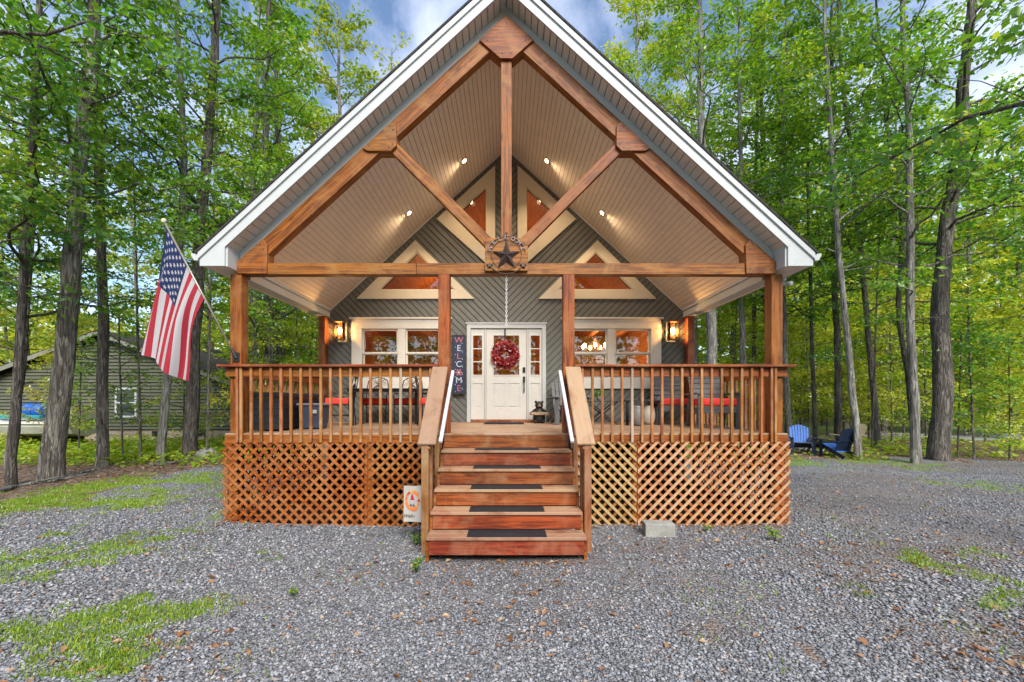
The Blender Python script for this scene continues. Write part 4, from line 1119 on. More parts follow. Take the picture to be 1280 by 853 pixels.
o = np_obj('woods_across_the_lane', np_mesh('woods_across_the_lane', bv, bf, LEAF2, {'tone': bt_})); tag(o, 'wood facing the cabin, mirrored in its window panes', None, None, 'stuff')
o = np_obj('far_woods', np_mesh('far_woods', lv, lf, LEAF2, {'tone': lt})); tag(o, 'far sunlit wood closing the view behind the trees', None, None, 'stuff')
Vs, Fs, off = [], [], 0
for i in range(150):
    px = RNG.uniform(-100, 1380); d = RNG.uniform(32, 60); x, y = PX(px, d), CAMY+d; h = RNG.uniform(9, 17); b = RNG.normal(0, .5, 2)
    v, f_ = tube_arrays(np.array([(x, y, -.3), (x+b[0]*.4, y, h*.5), (x+b[0], y+b[1], h)]), np.array([.14, .11, .03])*RNG.uniform(.5, 1.5), 6)
    Vs.append(v); Fs.append(f_+off); off += len(v)
o = np_obj('far_woods_stems', np_mesh('far_woods_stems', np.vstack(Vs), np.vstack(Fs), BARK_MID, smooth=True)); tag(o, 'many thin stems of the far wood', None, None, 'stuff')

# ---- low green growth on the woodland floor
n = 60000
x, y = scatter(n, 11, 42, 1.6, 1.5)
wm_ = masks(x, y); pn = fbm(x, y, .35, 77)
k = solid_free(x, y) & (wm_[1] > .5) & (wm_[3] < .1) & (RNG.random(n) < np.clip((pn-.40)*5, 0, 1)) & ~((np.abs(x) < 4.6) & (y < 11.5)) & (y > 5.2) & ~((x > 9) & (y > 12) & (y < 26))
# the bright band before the shed and the strip behind the lawn chairs
kx, ky = GP(-40, 566)
x, y = x[k], y[k]
xa = np.concatenate([RNG.uniform(-24, -10, 9000), RNG.uniform(9, 30, 16000)]); ya = np.concatenate([RNG.uniform(5.6, 11.5, 9000), RNG.uniform(9.3, 20, 16000)]); kk = (xa < 5) | ((ya < 12.2) & (fbm(xa, ya, .4, 31) > .5)); xa, ya = xa[kk], ya[kk]
ok = fbm(xa, ya, .5, 5) > .36
x = np.concatenate([x, xa[ok]]); y = np.concatenate([y, ya[ok]]); m = len(x)
z = RNG.random(m)**1.3*np.where(x > 5, .26, .42)*(.3+1.2*fbm(x, y, .6, 13))
a = RNG.random(m)*6.28; A = np.stack([np.cos(a), np.sin(a), RNG.normal(.1, .35, m)], 1); A /= np.linalg.norm(A, axis=1)[:, None]
Nn = np.stack([RNG.normal(0, .45, m), RNG.normal(0, .45, m), np.ones(m)], 1); L = RNG.uniform(.09, .22, m)
lv, lf, lt = leaf_arrays(np.stack([x, y, _gz(x, y)+z], 1), A, Nn, L, L*.3, np.clip(RNG.normal(.70, .15, m), 0, 1))
o = np_obj('undergrowth', np_mesh('undergrowth', lv, lf, LEAF2, {'tone': lt})); tag(o, 'low green undergrowth on the woodland floor', None, None, 'stuff')
print('LEAVES', N_LEAF)
# ================================================================== lamps on the porch
BULB = emit('lamp_glow', (1, .62, .28), 40); BULB_W = emit('recessed_glow', (1, .70, .40), 14)
COPPER = paint('aged_brass', (.42, .22, .09), .35, .25, .1, 12, metal=.7)
SEEDY = glass('lantern_glass', (1, .9, .75), .06)
def lamp(name, loc, energy, parent, col=(1, .62, .3), size=.04, typ='POINT', aim=None, spot=1.9):
    l = bpy.data.lights.new(name, typ); l.energy = energy; l.color = col
    if typ == 'SPOT': l.spot_size = spot; l.spot_blend = .8
    l.shadow_soft_size = size
    o = bpy.data.objects.new(name, l)
    M = Matrix.Translation(loc)
    if aim is not None: M = M @ Vector(aim).to_track_quat('-Z', 'Y').to_matrix().to_4x4()
    return put(o, parent, M)
for sx, word in ((-1, 'flag side'), (1, 'lawn chair side')):
    x, z = sx*3.69, 3.38; y = WY-.14
    r = empty('wall_lantern', (x, WY-.02, z), 'lit brass wall lantern with clear glass, beside the window on the %s' % word, 'wall lamp', 'wall lanterns by the windows')
    b = MB(); b.box(x-.06, x+.06, WY-.045, WY-.019, z-.14, z+.16); b.box(x-.015, x+.015, WY-.14, WY-.045, z+.205, z+.222); b.box(x-.02, x+.02, WY-.05, WY-.03, z+.1, z+.222)
    b.build('backplate', COPPER, r, bevel=.003)
    b = MB()
    for ax in (-.085, .085):
        for ay in (-.085, .085): b.box(x+ax-.007, x+ax+.007, y+ay-.007, y+ay+.007, z-.19, z+.19)
    b.box(x-.10, x+.10, y-.10, y+.10, z+.19, z+.205); b.box(x-.10, x+.10, y-.10, y+.10, z-.205, z-.19)
    b.tube([(x, y, z-.19), (x, y, z-.08)], .02, 8)
    b.build('frame', COPPER, r)
    b = MB(); b.box(x-.08, x+.08, y-.084, y-.081, z-.188, z+.188); b.box(x-.084, x-.081, y-.08, y+.08, z-.188, z+.188); b.box(x+.081, x+.084, y-.08, y+.08, z-.188, z+.188); b.build('pane', SEEDY, r)
    b = MB(); b.lathe([(.012, -.08), (.03, -.04), (.042, .0), (.035, .04), (.012, .07)], (x, y, z), 12); b.build('bulb', BULB, r, smooth=True)
    lamp('glow', (x, y-.02, z+.0), 26, r, size=.045)
for i, (px, py, word) in enumerate(((580, 201, 'upper one beside the king post, flag side'), (684, 201, 'upper one beside the king post, lawn chair side'), (511, 266, 'lower one on the slope toward the flag'), (753, 266, 'lower one on the slope toward the lawn chairs'))):
    d = 5.65/((HY-py)/F + S*abs(px-CX)/F); p = PT(px, py, d); sx = 1 if p.x > 0 else -1
    nrm = Vector((-sx*S, 0, -1)).normalized()
    r = empty('ceiling_light', p, 'small lit recessed light in porch ceiling, %s' % word, 'ceiling light', 'recessed lights of the porch ceiling')
    Mq = nrm.to_track_quat('Z', 'Y').to_matrix()
    b = MB(); b.lathe([(.044, .002), (.072, .002), (.072, .010), (.058, .013), (.044, .010)], p, 20, 0, Mq); b.build('trim', TRIM, r, smooth=False)
    b = MB(); b.lathe([(.001, .006), (.040, .008), (.034, .020), (.015, .026), (.001, .027)], p, 16, 0, Mq); b.build('lens', BULB_W, r)
    lamp('glow', p+nrm*.06, 30, r, (1, .70, .42), .05, 'SPOT', (0, -.1, -1), 2.5)
# room light inside the cabin, chandelier seen through the pane
r = empty('chandelier', (2.45, 5.2, 3.9), 'lit chandelier of small warm bulbs hanging inside behind the window', 'chandelier')
b = MB(); b.tube([(2.45, 5.2, 4.9), (2.45, 5.2, 3.6)], .012, 6)
bb = MB()
for k in range(7):
    a = k*6.283/7; c = Vector((2.45+.34*math.cos(a), 5.2+.34*math.sin(a), 3.33))
    b.tube([(2.45, 5.2, 3.6), (2.45+.2*math.cos(a), 5.2+.2*math.sin(a), 3.25), c - Vector((0, 0, .05))], .011, 5)
    bb.ball(c, .035, .035, .06, 8)
b.build('arm_ring', COPPER, r); bb.build('bulb', emit('chandelier_glow', (1, .72, .38), 30), r)
lamp('glow', (2.45, 5.2, 3.1), 22, r, (1, .62, .32), .3)
lamp('room_glow', (-1.2, 5.6, 5.4), 36, cabin, (1, .60, .30), .4)
lamp('room_glow', (-1.8, 5.0, 2.9), 8, cabin, (1, .66, .38), .3)

# ================================================================== on and by the door
def ring_leaves(c, R0, r0, n, L, seed, ax='y'):
    r = np.random.default_rng(seed); a = r.random(n)*6.283; b = r.random(n)*6.283; rr = r0*np.sqrt(r.random(n))
    ca, sa = np.cos(a), np.sin(a); rad = R0+rr*np.cos(b)
    C = np.stack([c[0]+rad*ca, c[1]+rr*np.sin(b)*.7, c[2]+rad*sa], 1)
    t = np.stack([-sa, 0*sa, ca], 1); out_ = np.stack([np.cos(b)*ca, np.sin(b), np.cos(b)*sa], 1)
    A = t*.8*np.where(r.random(n) < .75, 1, -1)[:, None]+out_*.8+r.normal(0, .35, (n, 3)); A /= np.linalg.norm(A, axis=1)[:, None]
    N_ = out_+r.normal(0, .5, (n, 3)); Lh = L*(.6+.8*r.random(n))
    return leaf_arrays(C, A, N_, Lh, Lh*.32, np.clip(r.normal(.5, .25, n), 0, 1))
WRM = leaf_mat('wreath_leaf', [(0, (.16, .012, .018)), (.5, (.42, .02, .03)), (.85, (.55, .06, .06)), (1, (.62, .22, .2))], .1, .1)
wr = empty('door_wreath', (-.03, WY-.09, 2.87), 'round dark red leaf wreath hanging on the white front door', 'wreath')
v, f_, t_ = ring_leaves((-.03, WY-.09, 2.85), .205, .085, 1500, .07, 4)
np_obj('foliage', np_mesh('foliage', v, f_, WRM, {'tone': t_}), wr)
b = MB(); b.tube([(-.03+.19*math.cos(k*.3142), WY-.07, 2.85+.19*math.sin(k*.3142)) for k in range(21)], .02, 6, cap=False); b.build('wire_ring', paint('wreath_twig', (.09, .05, .03), .8), wr)
b = MB(); b.box(-.045, -.015, WY-.062, WY-.055, 3.0, 3.46); b.box(-.045, -.015, WY-.11, WY-.055, 2.99, 3.0); b.build('hanger', BLACKM, wr)

NAVY = paint('navy_board', (.022, .035, .075), .6, .15, .1, 6, dirt=(.05, .06, .09))
PINKL = paint('pink_lettering', (.46, .13, .15), .7, .05, 0); WHITEL = paint('white_lettering', (.52, .55, .60), .7, .05, 0)
sg = empty('welcome_board', (-1.07, WY-.1, DECK), 'tall narrow navy board reading WELCOME downward in pink and white letters', 'sign')
b = MB(); b.box(-1.185, -.925, WY-.13, WY-.105, 2.0, 3.27); o = b.build('board', NAVY, sg, bevel=.004)
e = MB(); e.ring([(-1.205, 1.98), (-.905, 1.98), (-.905, 3.29), (-1.205, 3.29)], [(-1.18, 2.005), (-.93, 2.005), (-.93, 3.265), (-1.18, 3.265)], WY-.14, WY-.103); e.build('frame', paint('dark_frame', (.03, .028, .03), .6), sg)
lb = MB()
for k, ch in enumerate('WELC ME'):
    z = 3.17-k*.178
    M = Matrix.Translation((-1.055, WY-.132, z)) @ Matrix.Rotation(R(90), 4, 'X')
    if ch != ' ': text_mb(lb, ch, .19, M, .003, 0 if k % 2 == 0 else 1)
    else:
        for j in range(6):                      # the O is a painted blossom
            a = j*1.047; lb.prism(ccw([(-1.055+.012*math.cos(a), z+.012*math.sin(a)), (-1.055+.06*math.cos(a-.35), z+.06*math.sin(a-.35)), (-1.055+.085*math.cos(a), z+.085*math.sin(a)), (-1.055+.06*math.cos(a+.35), z+.06*math.sin(a+.35))]), WY-.137, WY-.131, 0)
        lb.cbox((-1.055, WY-.136, z), .035, .006, .035, 1)
for dx, dz in ((.07, .05), (-.075, -.03), (.08, -.14), (-.08, -.2)):
    for k in range(7):
        lb.cbox((-1.055+dx, WY-.132, 3.05-k*.165+dz), .014, .004, .014, 1)
lb.build('lettering', [PINKL, WHITEL], sg)

bear = empty('bear_statue', (.70, 2.62, DECK), 'small black bear statue holding a WELCOME plank beside the door', 'statue')
BEARM = paint('black_bear_paint', (.015, .014, .014), .45, .3, .5, 25); MUZ = paint('tan_muzzle', (.30, .18, .10), .6)
def skinlathe(mb, c, prof, n=18, sy=1.0):
    M = Matrix.Diagonal((1, sy, 1)); mb.lathe(prof, c, n, 0, M)
b = MB(); c = (.70, 2.62, DECK)
skinlathe(b, c, [(.10, .0), (.125, .03), (.135, .10), (.125, .18), (.105, .26), (.085, .31), (.06, .34)], sy=.85)
b.ball((.70, 2.60, DECK+.385), .088, .085, .085, 14)
for s in (-1, 1):
    b.ball((.70+s*.07, 2.61, DECK+.455), .03, .02, .03, 8)
    b.tube([(.70+s*.09, 2.60, DECK+.27), (.70+s*.14, 2.53, DECK+.23), (.70+s*.10, 2.49, DECK+.215)], [.04, .037, .03], 8)
    b.ball((.70+s*.075, 2.53, DECK+.035), .05, .075, .035, 10)
b.build('body', BEARM, bear, smooth=True)
b = MB(); b.ball((.70, 2.525, DECK+.37), .04, .04, .032, 10); b.build('muzzle', MUZ, bear, smooth=True)
b = MB(); b.ball((.70, 2.487, DECK+.38), .014, .01, .01, 8)
for s in (-1, 1): b.ball((.70+s*.033, 2.528, DECK+.412), .009, .008, .01, 8)
b.build('face', BLACKM, bear, smooth=True)
b = MB(); b.box(.49, .91, 2.462, 2.482, DECK+.175, DECK+.245); pl = b.build('plank', wood('sign_plank', (.28, .15, .08), (.16, .08, .04)), bear, bevel=.003)
b = MB(); text_mb(b, 'WELCOME', .074, Matrix.Translation((.70, 2.461, DECK+.21)) @ Matrix.Rotation(R(90), 4, 'X'), .002); b.build('lettering', paint('pale_lettering', (.72, .62, .45), .7), pl)

b = MB(); b.box(-.46, .36, 2.18, 2.66, DECK+.0, DECK+.018)
for i in range(30): b.box(-.44+i*.027, -.424+i*.027, 2.20, 2.64, DECK+.018, DECK+.023)
o = b.build('doormat', RUBBER); tag(o, 'dark ribbed doormat lying before the front door', 'doormat')

# chain under the star plaque
b = MB(); z = 3.76; k = 0
while z > 3.0:
    if k % 2: b.tube([(.0, -.02+.012*math.cos(a), z-.02+.022*math.sin(a)) for a in np.linspace(0, 6.283, 9)], .0045, 5, cap=False)
    else: b.tube([(.012*math.cos(a), -.02, z-.02+.022*math.sin(a)) for a in np.linspace(0, 6.283, 9)], .0045, 5, cap=False)
    z -= .034; k += 1
o = b.build('hanging_chain', paint('pale_steel', (.70, .70, .68), .5, metal=.0)); tag(o, 'thin pale chain hanging from the tie beam above the stairs', 'chain')

# star plaque
st = empty('star_plaque', (0, -.13, 4.0), 'rusty iron star in a ring with WELCOME lettering on the truss plate', 'wall ornament')
y = -.135
b = MB(); b.tube([(.225*math.cos(a), y, 4.02+.225*math.sin(a)) for a in np.linspace(0, 6.283, 33)], .004, 6, cap=False)
b.tube([(.29*math.cos(a), y, 4.0+.29*math.sin(a)) for a in np.linspace(.25, 2.89, 20)], .008, 6, cap=False)
b.tube([(.29*math.cos(a), y, 4.02+.29*math.sin(a)) for a in np.linspace(3.9, 5.52, 16)], .007, 6, cap=False)
b.tube([(0, y, 4.2), (0, y, 4.33)], .012, 6); b.tube([(-.02, y, 4.33), (0, y, 4.35), (.02, y, 4.33)], .008, 6)
b.build('ring', IRON, st)
b = MB(); P = []
for k in range(10):
    rr = .225 if k % 2 == 0 else .085; a = R(90)+k*R(36); P.append((rr*math.cos(a), y, 4.0+rr*math.sin(a)))
vs = P+[(0, y-.065, 4.0), (0, y+.01, 4.0)]
b.add(vs, [(10, k, (k+1) % 10) for k in range(10)]+[(11, (k+1) % 10, k) for k in range(10)]); b.build('star', IRON, st)
b = MB()
for k, ch in enumerate('WELCOME'):
    a = R(158)-k*R(22.6); rr = .262
    M = Matrix.Translation((rr*math.cos(a), y-.004, 4.005+rr*math.sin(a))) @ Matrix.Rotation(R(90), 4, 'X') @ Matrix.Rotation(a-R(90), 4, 'Z')
    text_mb(b, ch, .085, M, .005)
b.build('lettering', paint('iron_lettering', (.26, .20, .19), .5, metal=.3), st)
b = MB()
for s in (-1, 1):
    for k in range(10):
        pass
    P = [((.05 if k % 2 == 0 else .02)*math.cos(R(90)+k*R(36))+s*.25, (.05 if k % 2 == 0 else .02)*math.sin(R(90)+k*R(36))+3.86) for k in range(10)]
    b.prism(ccw(P), y-.015, y+.01)
b.build('small_star', IRON, st)

# ================================================================== flag
fl = empty('flag', (-4.07, -.1, 2.5), 'United States flag hanging from an angled pole on the porch corner post', 'flag')
PB, PTp = Vector((-4.06, -.11, 2.50)), Vector((-4.96, -.30, 4.42))
b = MB(); b.tube([PB, PTp], .0135, 10); b.build('pole', paint('brushed_pole', (.34, .30, .25), .35, metal=.5), fl, smooth=True)
b = MB(); b.ball(PTp+(PTp-PB).normalized()*.03, .035, .035, .04, 10); b.build('finial', paint('pale_finial', (.62, .55, .42), .4), fl, smooth=True)
b = MB(); b.box(-4.11, -4.01, -.1, -.086, 2.42, 2.56); b.tube([PB-(PTp-PB).normalized()*.03, PB+(PTp-PB).normalized()*.13], .02, 10); b.build('bracket', BLACKM, fl)
dpole = (PB-PTp).normalized()
NU, NV = 52, 70
def flag_pt(u, v):
    H = PTp+dpole*(.06+1.12*u)
    E = Vector((-5.30+.70*u, -.34+.06*math.sin(u*9), 2.50-.36*u+.05*math.sin(u*6)))
    c1 = Vector((H.x-.10-.17*u, H.y-.02, H.z-.62+.10*u))
    c2 = Vector((E.x+.10-.02*u, E.y, E.z+.62-.1*u))
    t = v; s = 1-t
    p = H*s**3+c1*3*s*s*t+c2*3*s*t*t+E*t**3
    am = min(1, v*2.2)*.5
    p.y += am*(.085*math.sin(u*13+1.2+v*1.2)+.05*math.sin(u*23+v*2))-.03*v
    p.x += am*.03*math.sin(u*17+v*2.5)
    return p
vs = [flag_pt(i/NU, j/NV) for i in range(NU+1) for j in range(NV+1)]
fb = MB(); fs = []; mi = []
for i in range(NU):
    stripe = i*13//NU
    for j in range(NV):
        a = i*(NV+1)+j; fs.append((a, a+1, a+NV+2, a+NV+1)); mi.append(2 if (i < NU*7/13 and j < NV*.4) else (0 if stripe % 2 == 0 else 1))
fb.v = [tuple(p) for p in vs]; fb.f = fs; fb.m = mi
for row in range(9):
    for k in range(6 if row % 2 == 0 else 5):
        u = (row+1)/10*7/13; v = ((k*2+1) if row % 2 == 0 else (k*2+2))/12*.4
        p = flag_pt(u, v); du = (flag_pt(u+.01, v)-p).normalized(); dv = (flag_pt(u, v+.01)-p).normalized(); nn = du.cross(dv).normalized()
        for sgn in (-1, 1):
            st5 = [p+nn*.004*sgn+(du*math.cos(q_)+dv*math.sin(q_))*(.033 if m_ % 2 == 0 else .014) for m_, q_ in enumerate(np.linspace(0, 6.283, 11)[:10]+math.pi)]
            fb.add(st5, [tuple(range(10)) if sgn > 0 else tuple(range(9, -1, -1))], 1)
def cloth(name, col, tr=.35):
    t = NT(name); n = t.noise(t.coord(), 300, 2); cc = t.mix(t.math('MULTIPLY', n, .2), col, tuple(x*.8 for x in col))
    d = t.n('BsdfDiffuse'); t.l(cc, d.inputs[0]); x = t.n('BsdfTranslucent'); t.l(cc, x.inputs[0]); m = t.n('MixShader'); m.inputs[0].default_value = tr
    t.l(d.outputs[0], m.inputs[1]); t.l(x.outputs[0], m.inputs[2]); t.l(m.outputs[0], t.out.inputs[0]); return t.mat
fb.build('cloth', [cloth('flag_red', (.44, .045, .065)), cloth('flag_white', (.54, .52, .54)), cloth('flag_blue', (.03, .045, .12))], fl, smooth=True)

# garden flag at the foot of the stairs
gf = empty('garden_flag', (-1.27, -1.0, 0), 'small pale garden flag with autumn wreath and Welcome script beside the stairs', 'garden flag')
GX0, GX1, GZ0, GZ1, GYY = -1.335, -1.10, .265, .735, -.95
def gpt(s, t): return (GX0+(GX1-GX0)*s, GYY+.012*math.sin(s*5+t*2), GZ0+(GZ1-GZ0)*t)
cb = MB(); n1, n2 = 10, 16
cb.add([gpt(i/n1, j/n2) for i in range(n1+1) for j in range(n2+1)], [(i*(n2+1)+j, (i+1)*(n2+1)+j, (i+1)*(n2+1)+j+1, i*(n2+1)+j+1) for i in range(n1) for j in range(n2)], 0)
def deco(cx, cz, pts, mi, up=.003):
    v_ = []
    for dx, dz in pts:
        s, t = cx+dx, cz+dz; p = gpt(s, t); v_.append((p[0], p[1]-up, p[2]))
    cb.add(v_, [tuple(range(len(v_)))], mi)
rg = random.Random(5)
for k in range(30):
    a = k/30*6.283+rg.random()*.2; rx, rz = .36, .24; s_ = .07+.05*rg.random(); q0 = rg.random()*6
    deco(.5+rx*math.cos(a), .60+rz*math.sin(a), [(s_*math.cos(q0+j*1.2566)*(1 if j % 2 == 0 else .8), .5*s_*math.sin(q0+j*1.2566)) for j in range(5)], 1 if rg.random() < .6 else (2 if rg.random() < .5 else 5), .003+.0002*k)
deco(.5, .66, [(-.11, -.05), (.11, -.05), (.06, .06), (-.02, .15)], 2, .012)          # red cap
deco(.5, .56, [(-.10, .05), (.10, .05), (.05, -.04), (0, -.07), (-.05, -.04)], 3, .011)  # grey beard
for s in (-.09, .07): deco(.5+s, .46, [(-.04, -.02), (.05, -.02), (.05, .03), (-.04, .03)], 4, .012)
deco(.62, .37, [(.16*math.cos(j*.7854), .055*math.sin(j*.7854)) for j in range(8)], 1, .013)
p0 = gpt(.5, .17); text_mb(cb, 'Welcome', .062, Matrix.Translation((p0[0], p0[1]-.006, p0[2])) @ Matrix.Rotation(R(90), 4, 'X'), .001, 4, font_shear=.3)
cb.build('cloth', [cloth('pale_linen', (.48, .46, .42), .15), cloth('orange_print', (.72, .22, .06), .1), cloth('red_print', (.50, .03, .06), .1), cloth('grey_print', (.5, .5, .52), .1), cloth('dark_print', (.05, .045, .05), .1), cloth('leaf_print', (.62, .38, .16), .1)], gf)
b = MB(); b.tube([(-1.13, GYY+.02, -.1), (-1.13, GYY+.02, .76), (-1.36, GYY+.02, .76)], .006, 6); b.build('stand', BLACKM, gf)

# concrete block
cbk = MB(); cx0, cy0 = 2.09, -.62
M = Matrix.Rotation(R(-3), 3, 'Z')
cbk.cbox((cx0, cy0, .075), .40, .20, .19, 0, M)
o = cbk.build('concrete_block', paint('old_concrete', (.30, .29, .26), .95, .2, .6, 9, dirt=(.18, .19, .12)), bevel=.012); tag(o, 'grey weathered concrete block lying against the lattice', 'concrete block')

# ================================================================== porch furniture
def wrought_chair(label):
    r = empty('patio_chair', (0, 0, 0), label, 'chair', 'black patio chairs with red cushions')
    f = MB(); t_ = .011
    for sx in (-1, 1):
        f.tube([(sx*.23, -.22, 0), (sx*.24, -.23, .40), (sx*.25, -.22, .60), (sx*.25, -.10, .645), (sx*.245, .20, .62)], t_, 6)
        f.tube([(sx*.23, .24, 0), (sx*.235, .20, .42), (sx*.24, .24, .70), (sx*.20, .29, .92)], t_, 6)
        f.tube([(sx*.23, -.22, .2), (sx*.23, .22, .2)], .008, 5)
    f.tube([(-.20, .29, .92), (-.12, .30, .975), (0, .305, .99), (.12, .30, .975), (.20, .29, .92)], t_, 6)
    f.tube([(-.24, -.22, .40), (.24, -.22, .40)], t_, 6); f.tube([(-.235, .21, .42), (.235, .21, .42)], t_, 6)
    f.build('frame', BLACKM, r, smooth=True)
    bk_ = MB()
    for k in range(5):
        x = -.16+k*.08; bk_.tube([(x, .205, .43), (x*.6, .235, .58), (-x*.6, .262, .76), (x*.9, .295, .955)], .007, 5)
    bk_.tube([(.1*math.cos(a), .25, .70+.1*math.sin(a)) for a in np.linspace(0, 6.283, 13)], .007, 5, cap=False)
    bk_.build('backrest', BLACKM, r, smooth=True)
    s = MB(); s.box(-.235, .235, -.22, .20, .395, .408); s.build('seat', BLACKM, r)
    c = MB(); c.box(-.245, .245, -.24, .20, .412, .535); c.build('cushion', RED, r, bevel=.028, smooth=True, seg=4)
    return r
ch = wrought_chair('black iron patio chair with red cushion, side on, at the tote end of the table')
spots = [((-3.22, 1.75), R(-82), None), ((-2.78, 2.56), R(8), 'black iron patio chair with red cushion behind the table, toward the tote end'),
         ((-2.08, 2.55), R(-4), 'black iron patio chair with red cushion behind the table, toward the door end'), ((-1.50, 1.95), R(96), 'black iron patio chair with red cushion at the table end nearest the stairs')]
protos = [ch]+[copy_tree(ch) for _ in range(3)]
for o, ((x, y), rz, lb_) in zip(protos, spots):
    place(o, (x, y, DECK), rz)
    if lb_: o['label'] = lb_
tb = empty('patio_table', (-2.42, 2.0, DECK), 'long black metal patio table standing under the window between red cushioned chairs', 'table')
b = MB(); b.box(-3.1, -1.74, 1.62, 2.36, DECK+.70, DECK+.722); b.box(-3.06, -1.78, 1.66, 2.32, DECK+.655, DECK+.699); b.build('tabletop', BLACKM, tb, bevel=.006)
for x in (-2.98, -1.86):
    for y in (1.72, 2.26): beam('leg', (x, y, DECK+.654), (x+.0, y, DECK), .05, .05, BLACKM, tb, up=(0, 1, 0))

DBX = paint('black_resin', (.018, .021, .026), .5, .2, .25, 5)
db = empty('deck_box', (-3.80, .98, DECK), 'large black deck box along the flag side railing', 'storage box')
b = MB(); b.box(-4.0, -3.58, .22, 1.66, DECK+.03, DECK+.53)
for z in (.14, .25, .36, .47): b.box(-4.01, -3.57, .21, 1.67, DECK+z, DECK+z+.012)
b.build('body', DBX, db, bevel=.012)
b = MB(); b.box(-4.02, -3.555, .195, 1.69, DECK+.535, DECK+.62); b.build('lid', DBX, db, bevel=.02)
b = MB(); b.box(-3.555, -3.54, .85, 1.05, DECK+.50, DECK+.56); b.build('latch', BLACKM, db)
BIN = paint('slate_blue_plastic', (.06, .075, .115), .45, .1, .1, 5)
bn = empty('storage_tote', (-3.32, .8, DECK), 'slate blue plastic tote with grey lid and pale handle between deck box and chairs', 'storage tote')
b = MB(); c = (-3.33, .88)
b.add([(c[0]+sx*w_, c[1]+sy*w_*.85, DECK+z) for z, w_ in ((.01, .17), (.40, .205)) for sx, sy in ((-1,-1),(1,-1),(1,1),(-1,1))], [(3,2,1,0),(4,5,6,7),(0,1,5,4),(1,2,6,5),(2,3,7,6),(3,0,4,7)])
b.build('body', BIN, bn, bevel=.02)
b = MB(); b.box(c[0]-.225, c[0]+.225, c[1]-.195, c[1]+.195, DECK+.402, DECK+.44); b.build('lid', paint('grey_plastic', (.17, .18, .22), .45), bn, bevel=.012)
b = MB(); b.box(c[0]+.06, c[0]+.13, c[1]-.20, c[1]-.18, DECK+.27, DECK+.33); b.build('handle', paint('pale_plastic', (.5, .5, .5), .5), bn, bevel=.004)

def slat_chair(label, mat, name='wooden_armchair', group='grey wooden armchairs with red cushions', cush=True):
    """square porch armchair, back of horizontal boards"""
    r = empty(name, (0, 0, 0), label, 'armchair', group)
    for sx in (-1, 1):
        beam('leg', (sx*.31, -.30, 0), (sx*.31, -.30, .60), .07, .045, mat, r, up=(0, 1, 0))
        beam('leg', (sx*.31, .34, 0), (sx*.31, .22, .55), .07, .05, mat, r, up=(0, 1, 0))
        beam('armrest', (sx*.33, -.36, .615), (sx*.33, .33, .60), .12, .03, mat, r)
        beam('back_post', (sx*.27, .20, .36), (sx*.27, .40, 1.0), .045, .06, mat, r, up=(0, 1, 0))
        beam('side_rail', (sx*.27, -.32, .33), (sx*.27, .30, .28), .03, .10, mat, r)
    b = MB()
    for k in range(6):
        t = (k+.5)/6; z = .40+.60*t; y = .165+.19*t
        b.cbox((0, y, z), .62, .02, .092, 0, Matrix.Rotation(R(-17), 3, 'X'))
    b.build('backrest', mat, r)
    b = MB()
    for k in range(5): b.cbox((0, -.29+k*.115, .375-.01*k), .56, .10, .022)
    b.box(-.3, .3, -.345, -.322, .27, .37); b.build('seat', mat, r)
    if cush:
        c = MB(); c.box(-.28, .28, -.36, .15, .395, .525); c.build('cushion', RED, r, bevel=.03, smooth=True, seg=4)
    return r
a1 = slat_chair('grey slatted wooden armchair with red cushion standing near the house wall', GREYW); place(a1, (3.42, 2.35, DECK), R(-8))
a2 = copy_tree(a1); a2['label'] = 'grey slatted wooden armchair with red cushion in the porch corner by the railing'; place(a2, (3.70, 1.15, DECK), R(-6))
def adirondack(label, mat, seatmat=None, name='lawn_chair', group=None, n=7):
    r = empty(name, (0, 0, 0), label, 'lawn chair', group)
    for sx in (-1, 1):
        beam('front_leg', (sx*.30, -.34, 0), (sx*.30, -.34, .54), .10, .03, mat, r, up=(0, 1, 0))
        beam('rear_leg', (sx*.255, -.36, .36), (sx*.255, .46, .04), .03, .12, mat, r)
        beam('armrest', (sx*.33, -.42, .56), (sx*.33, .32, .53), .14, .025, mat, r)
    b = MB()
    for k in range(6): b.cbox((0, -.34+k*.095, .39-.036*k), .50, .08, .02, 0, Matrix.Rotation(R(-21), 3, 'X'))
    b.build('seat', seatmat or mat, r)
    b = MB()
    for k in range(n):
        x = (k-(n-1)/2)*.074; h = .80-.10*(abs(k-(n-1)/2)/((n-1)/2))**2; xs = 1.12
        p0 = Vector((x, .14, .22)); p1 = Vector((x*xs, .14+.36*h, .22+.93*h)); b.bar(p0, p1, .064, .02, 0, up=(0, -1, .4))
    b.cbox((0, .30, .56), .52, .02, .06, 0, Matrix.Rotation(R(-21), 3, 'X'))
    b.build('backrest', mat, r)
    return r
a3 = adirondack('grey slatted porch chair standing between door and small black table', GREYW, name='porch_chair'); place(a3, (1.28, 2.35, DECK), R(5)); a3['category'] = 'porch chair'
tt = empty('side_table', (2.0, 2.2, DECK), 'small black folding side table with crossed legs holding a potted plant', 'side table')
b = MB(); b.box(1.62, 2.30, 2.0, 2.45, DECK+.46, DECK+.482); b.build('tabletop', BLACKM, tt, bevel=.004)
for y in (2.05, 2.40):
    b = MB(); b.tube([(1.68, y, DECK), (2.24, y, DECK+.455)], .014, 6); b.tube([(2.24, y+.02, DECK), (1.68, y+.02, DECK+.455)], .014, 6); b.build('crossed_leg', BLACKM, tt)
pp = empty('potted_plant', (1.92, 2.22, DECK+.482), 'little green plant in a pale pot on the crossed leg side table', 'potted plant')
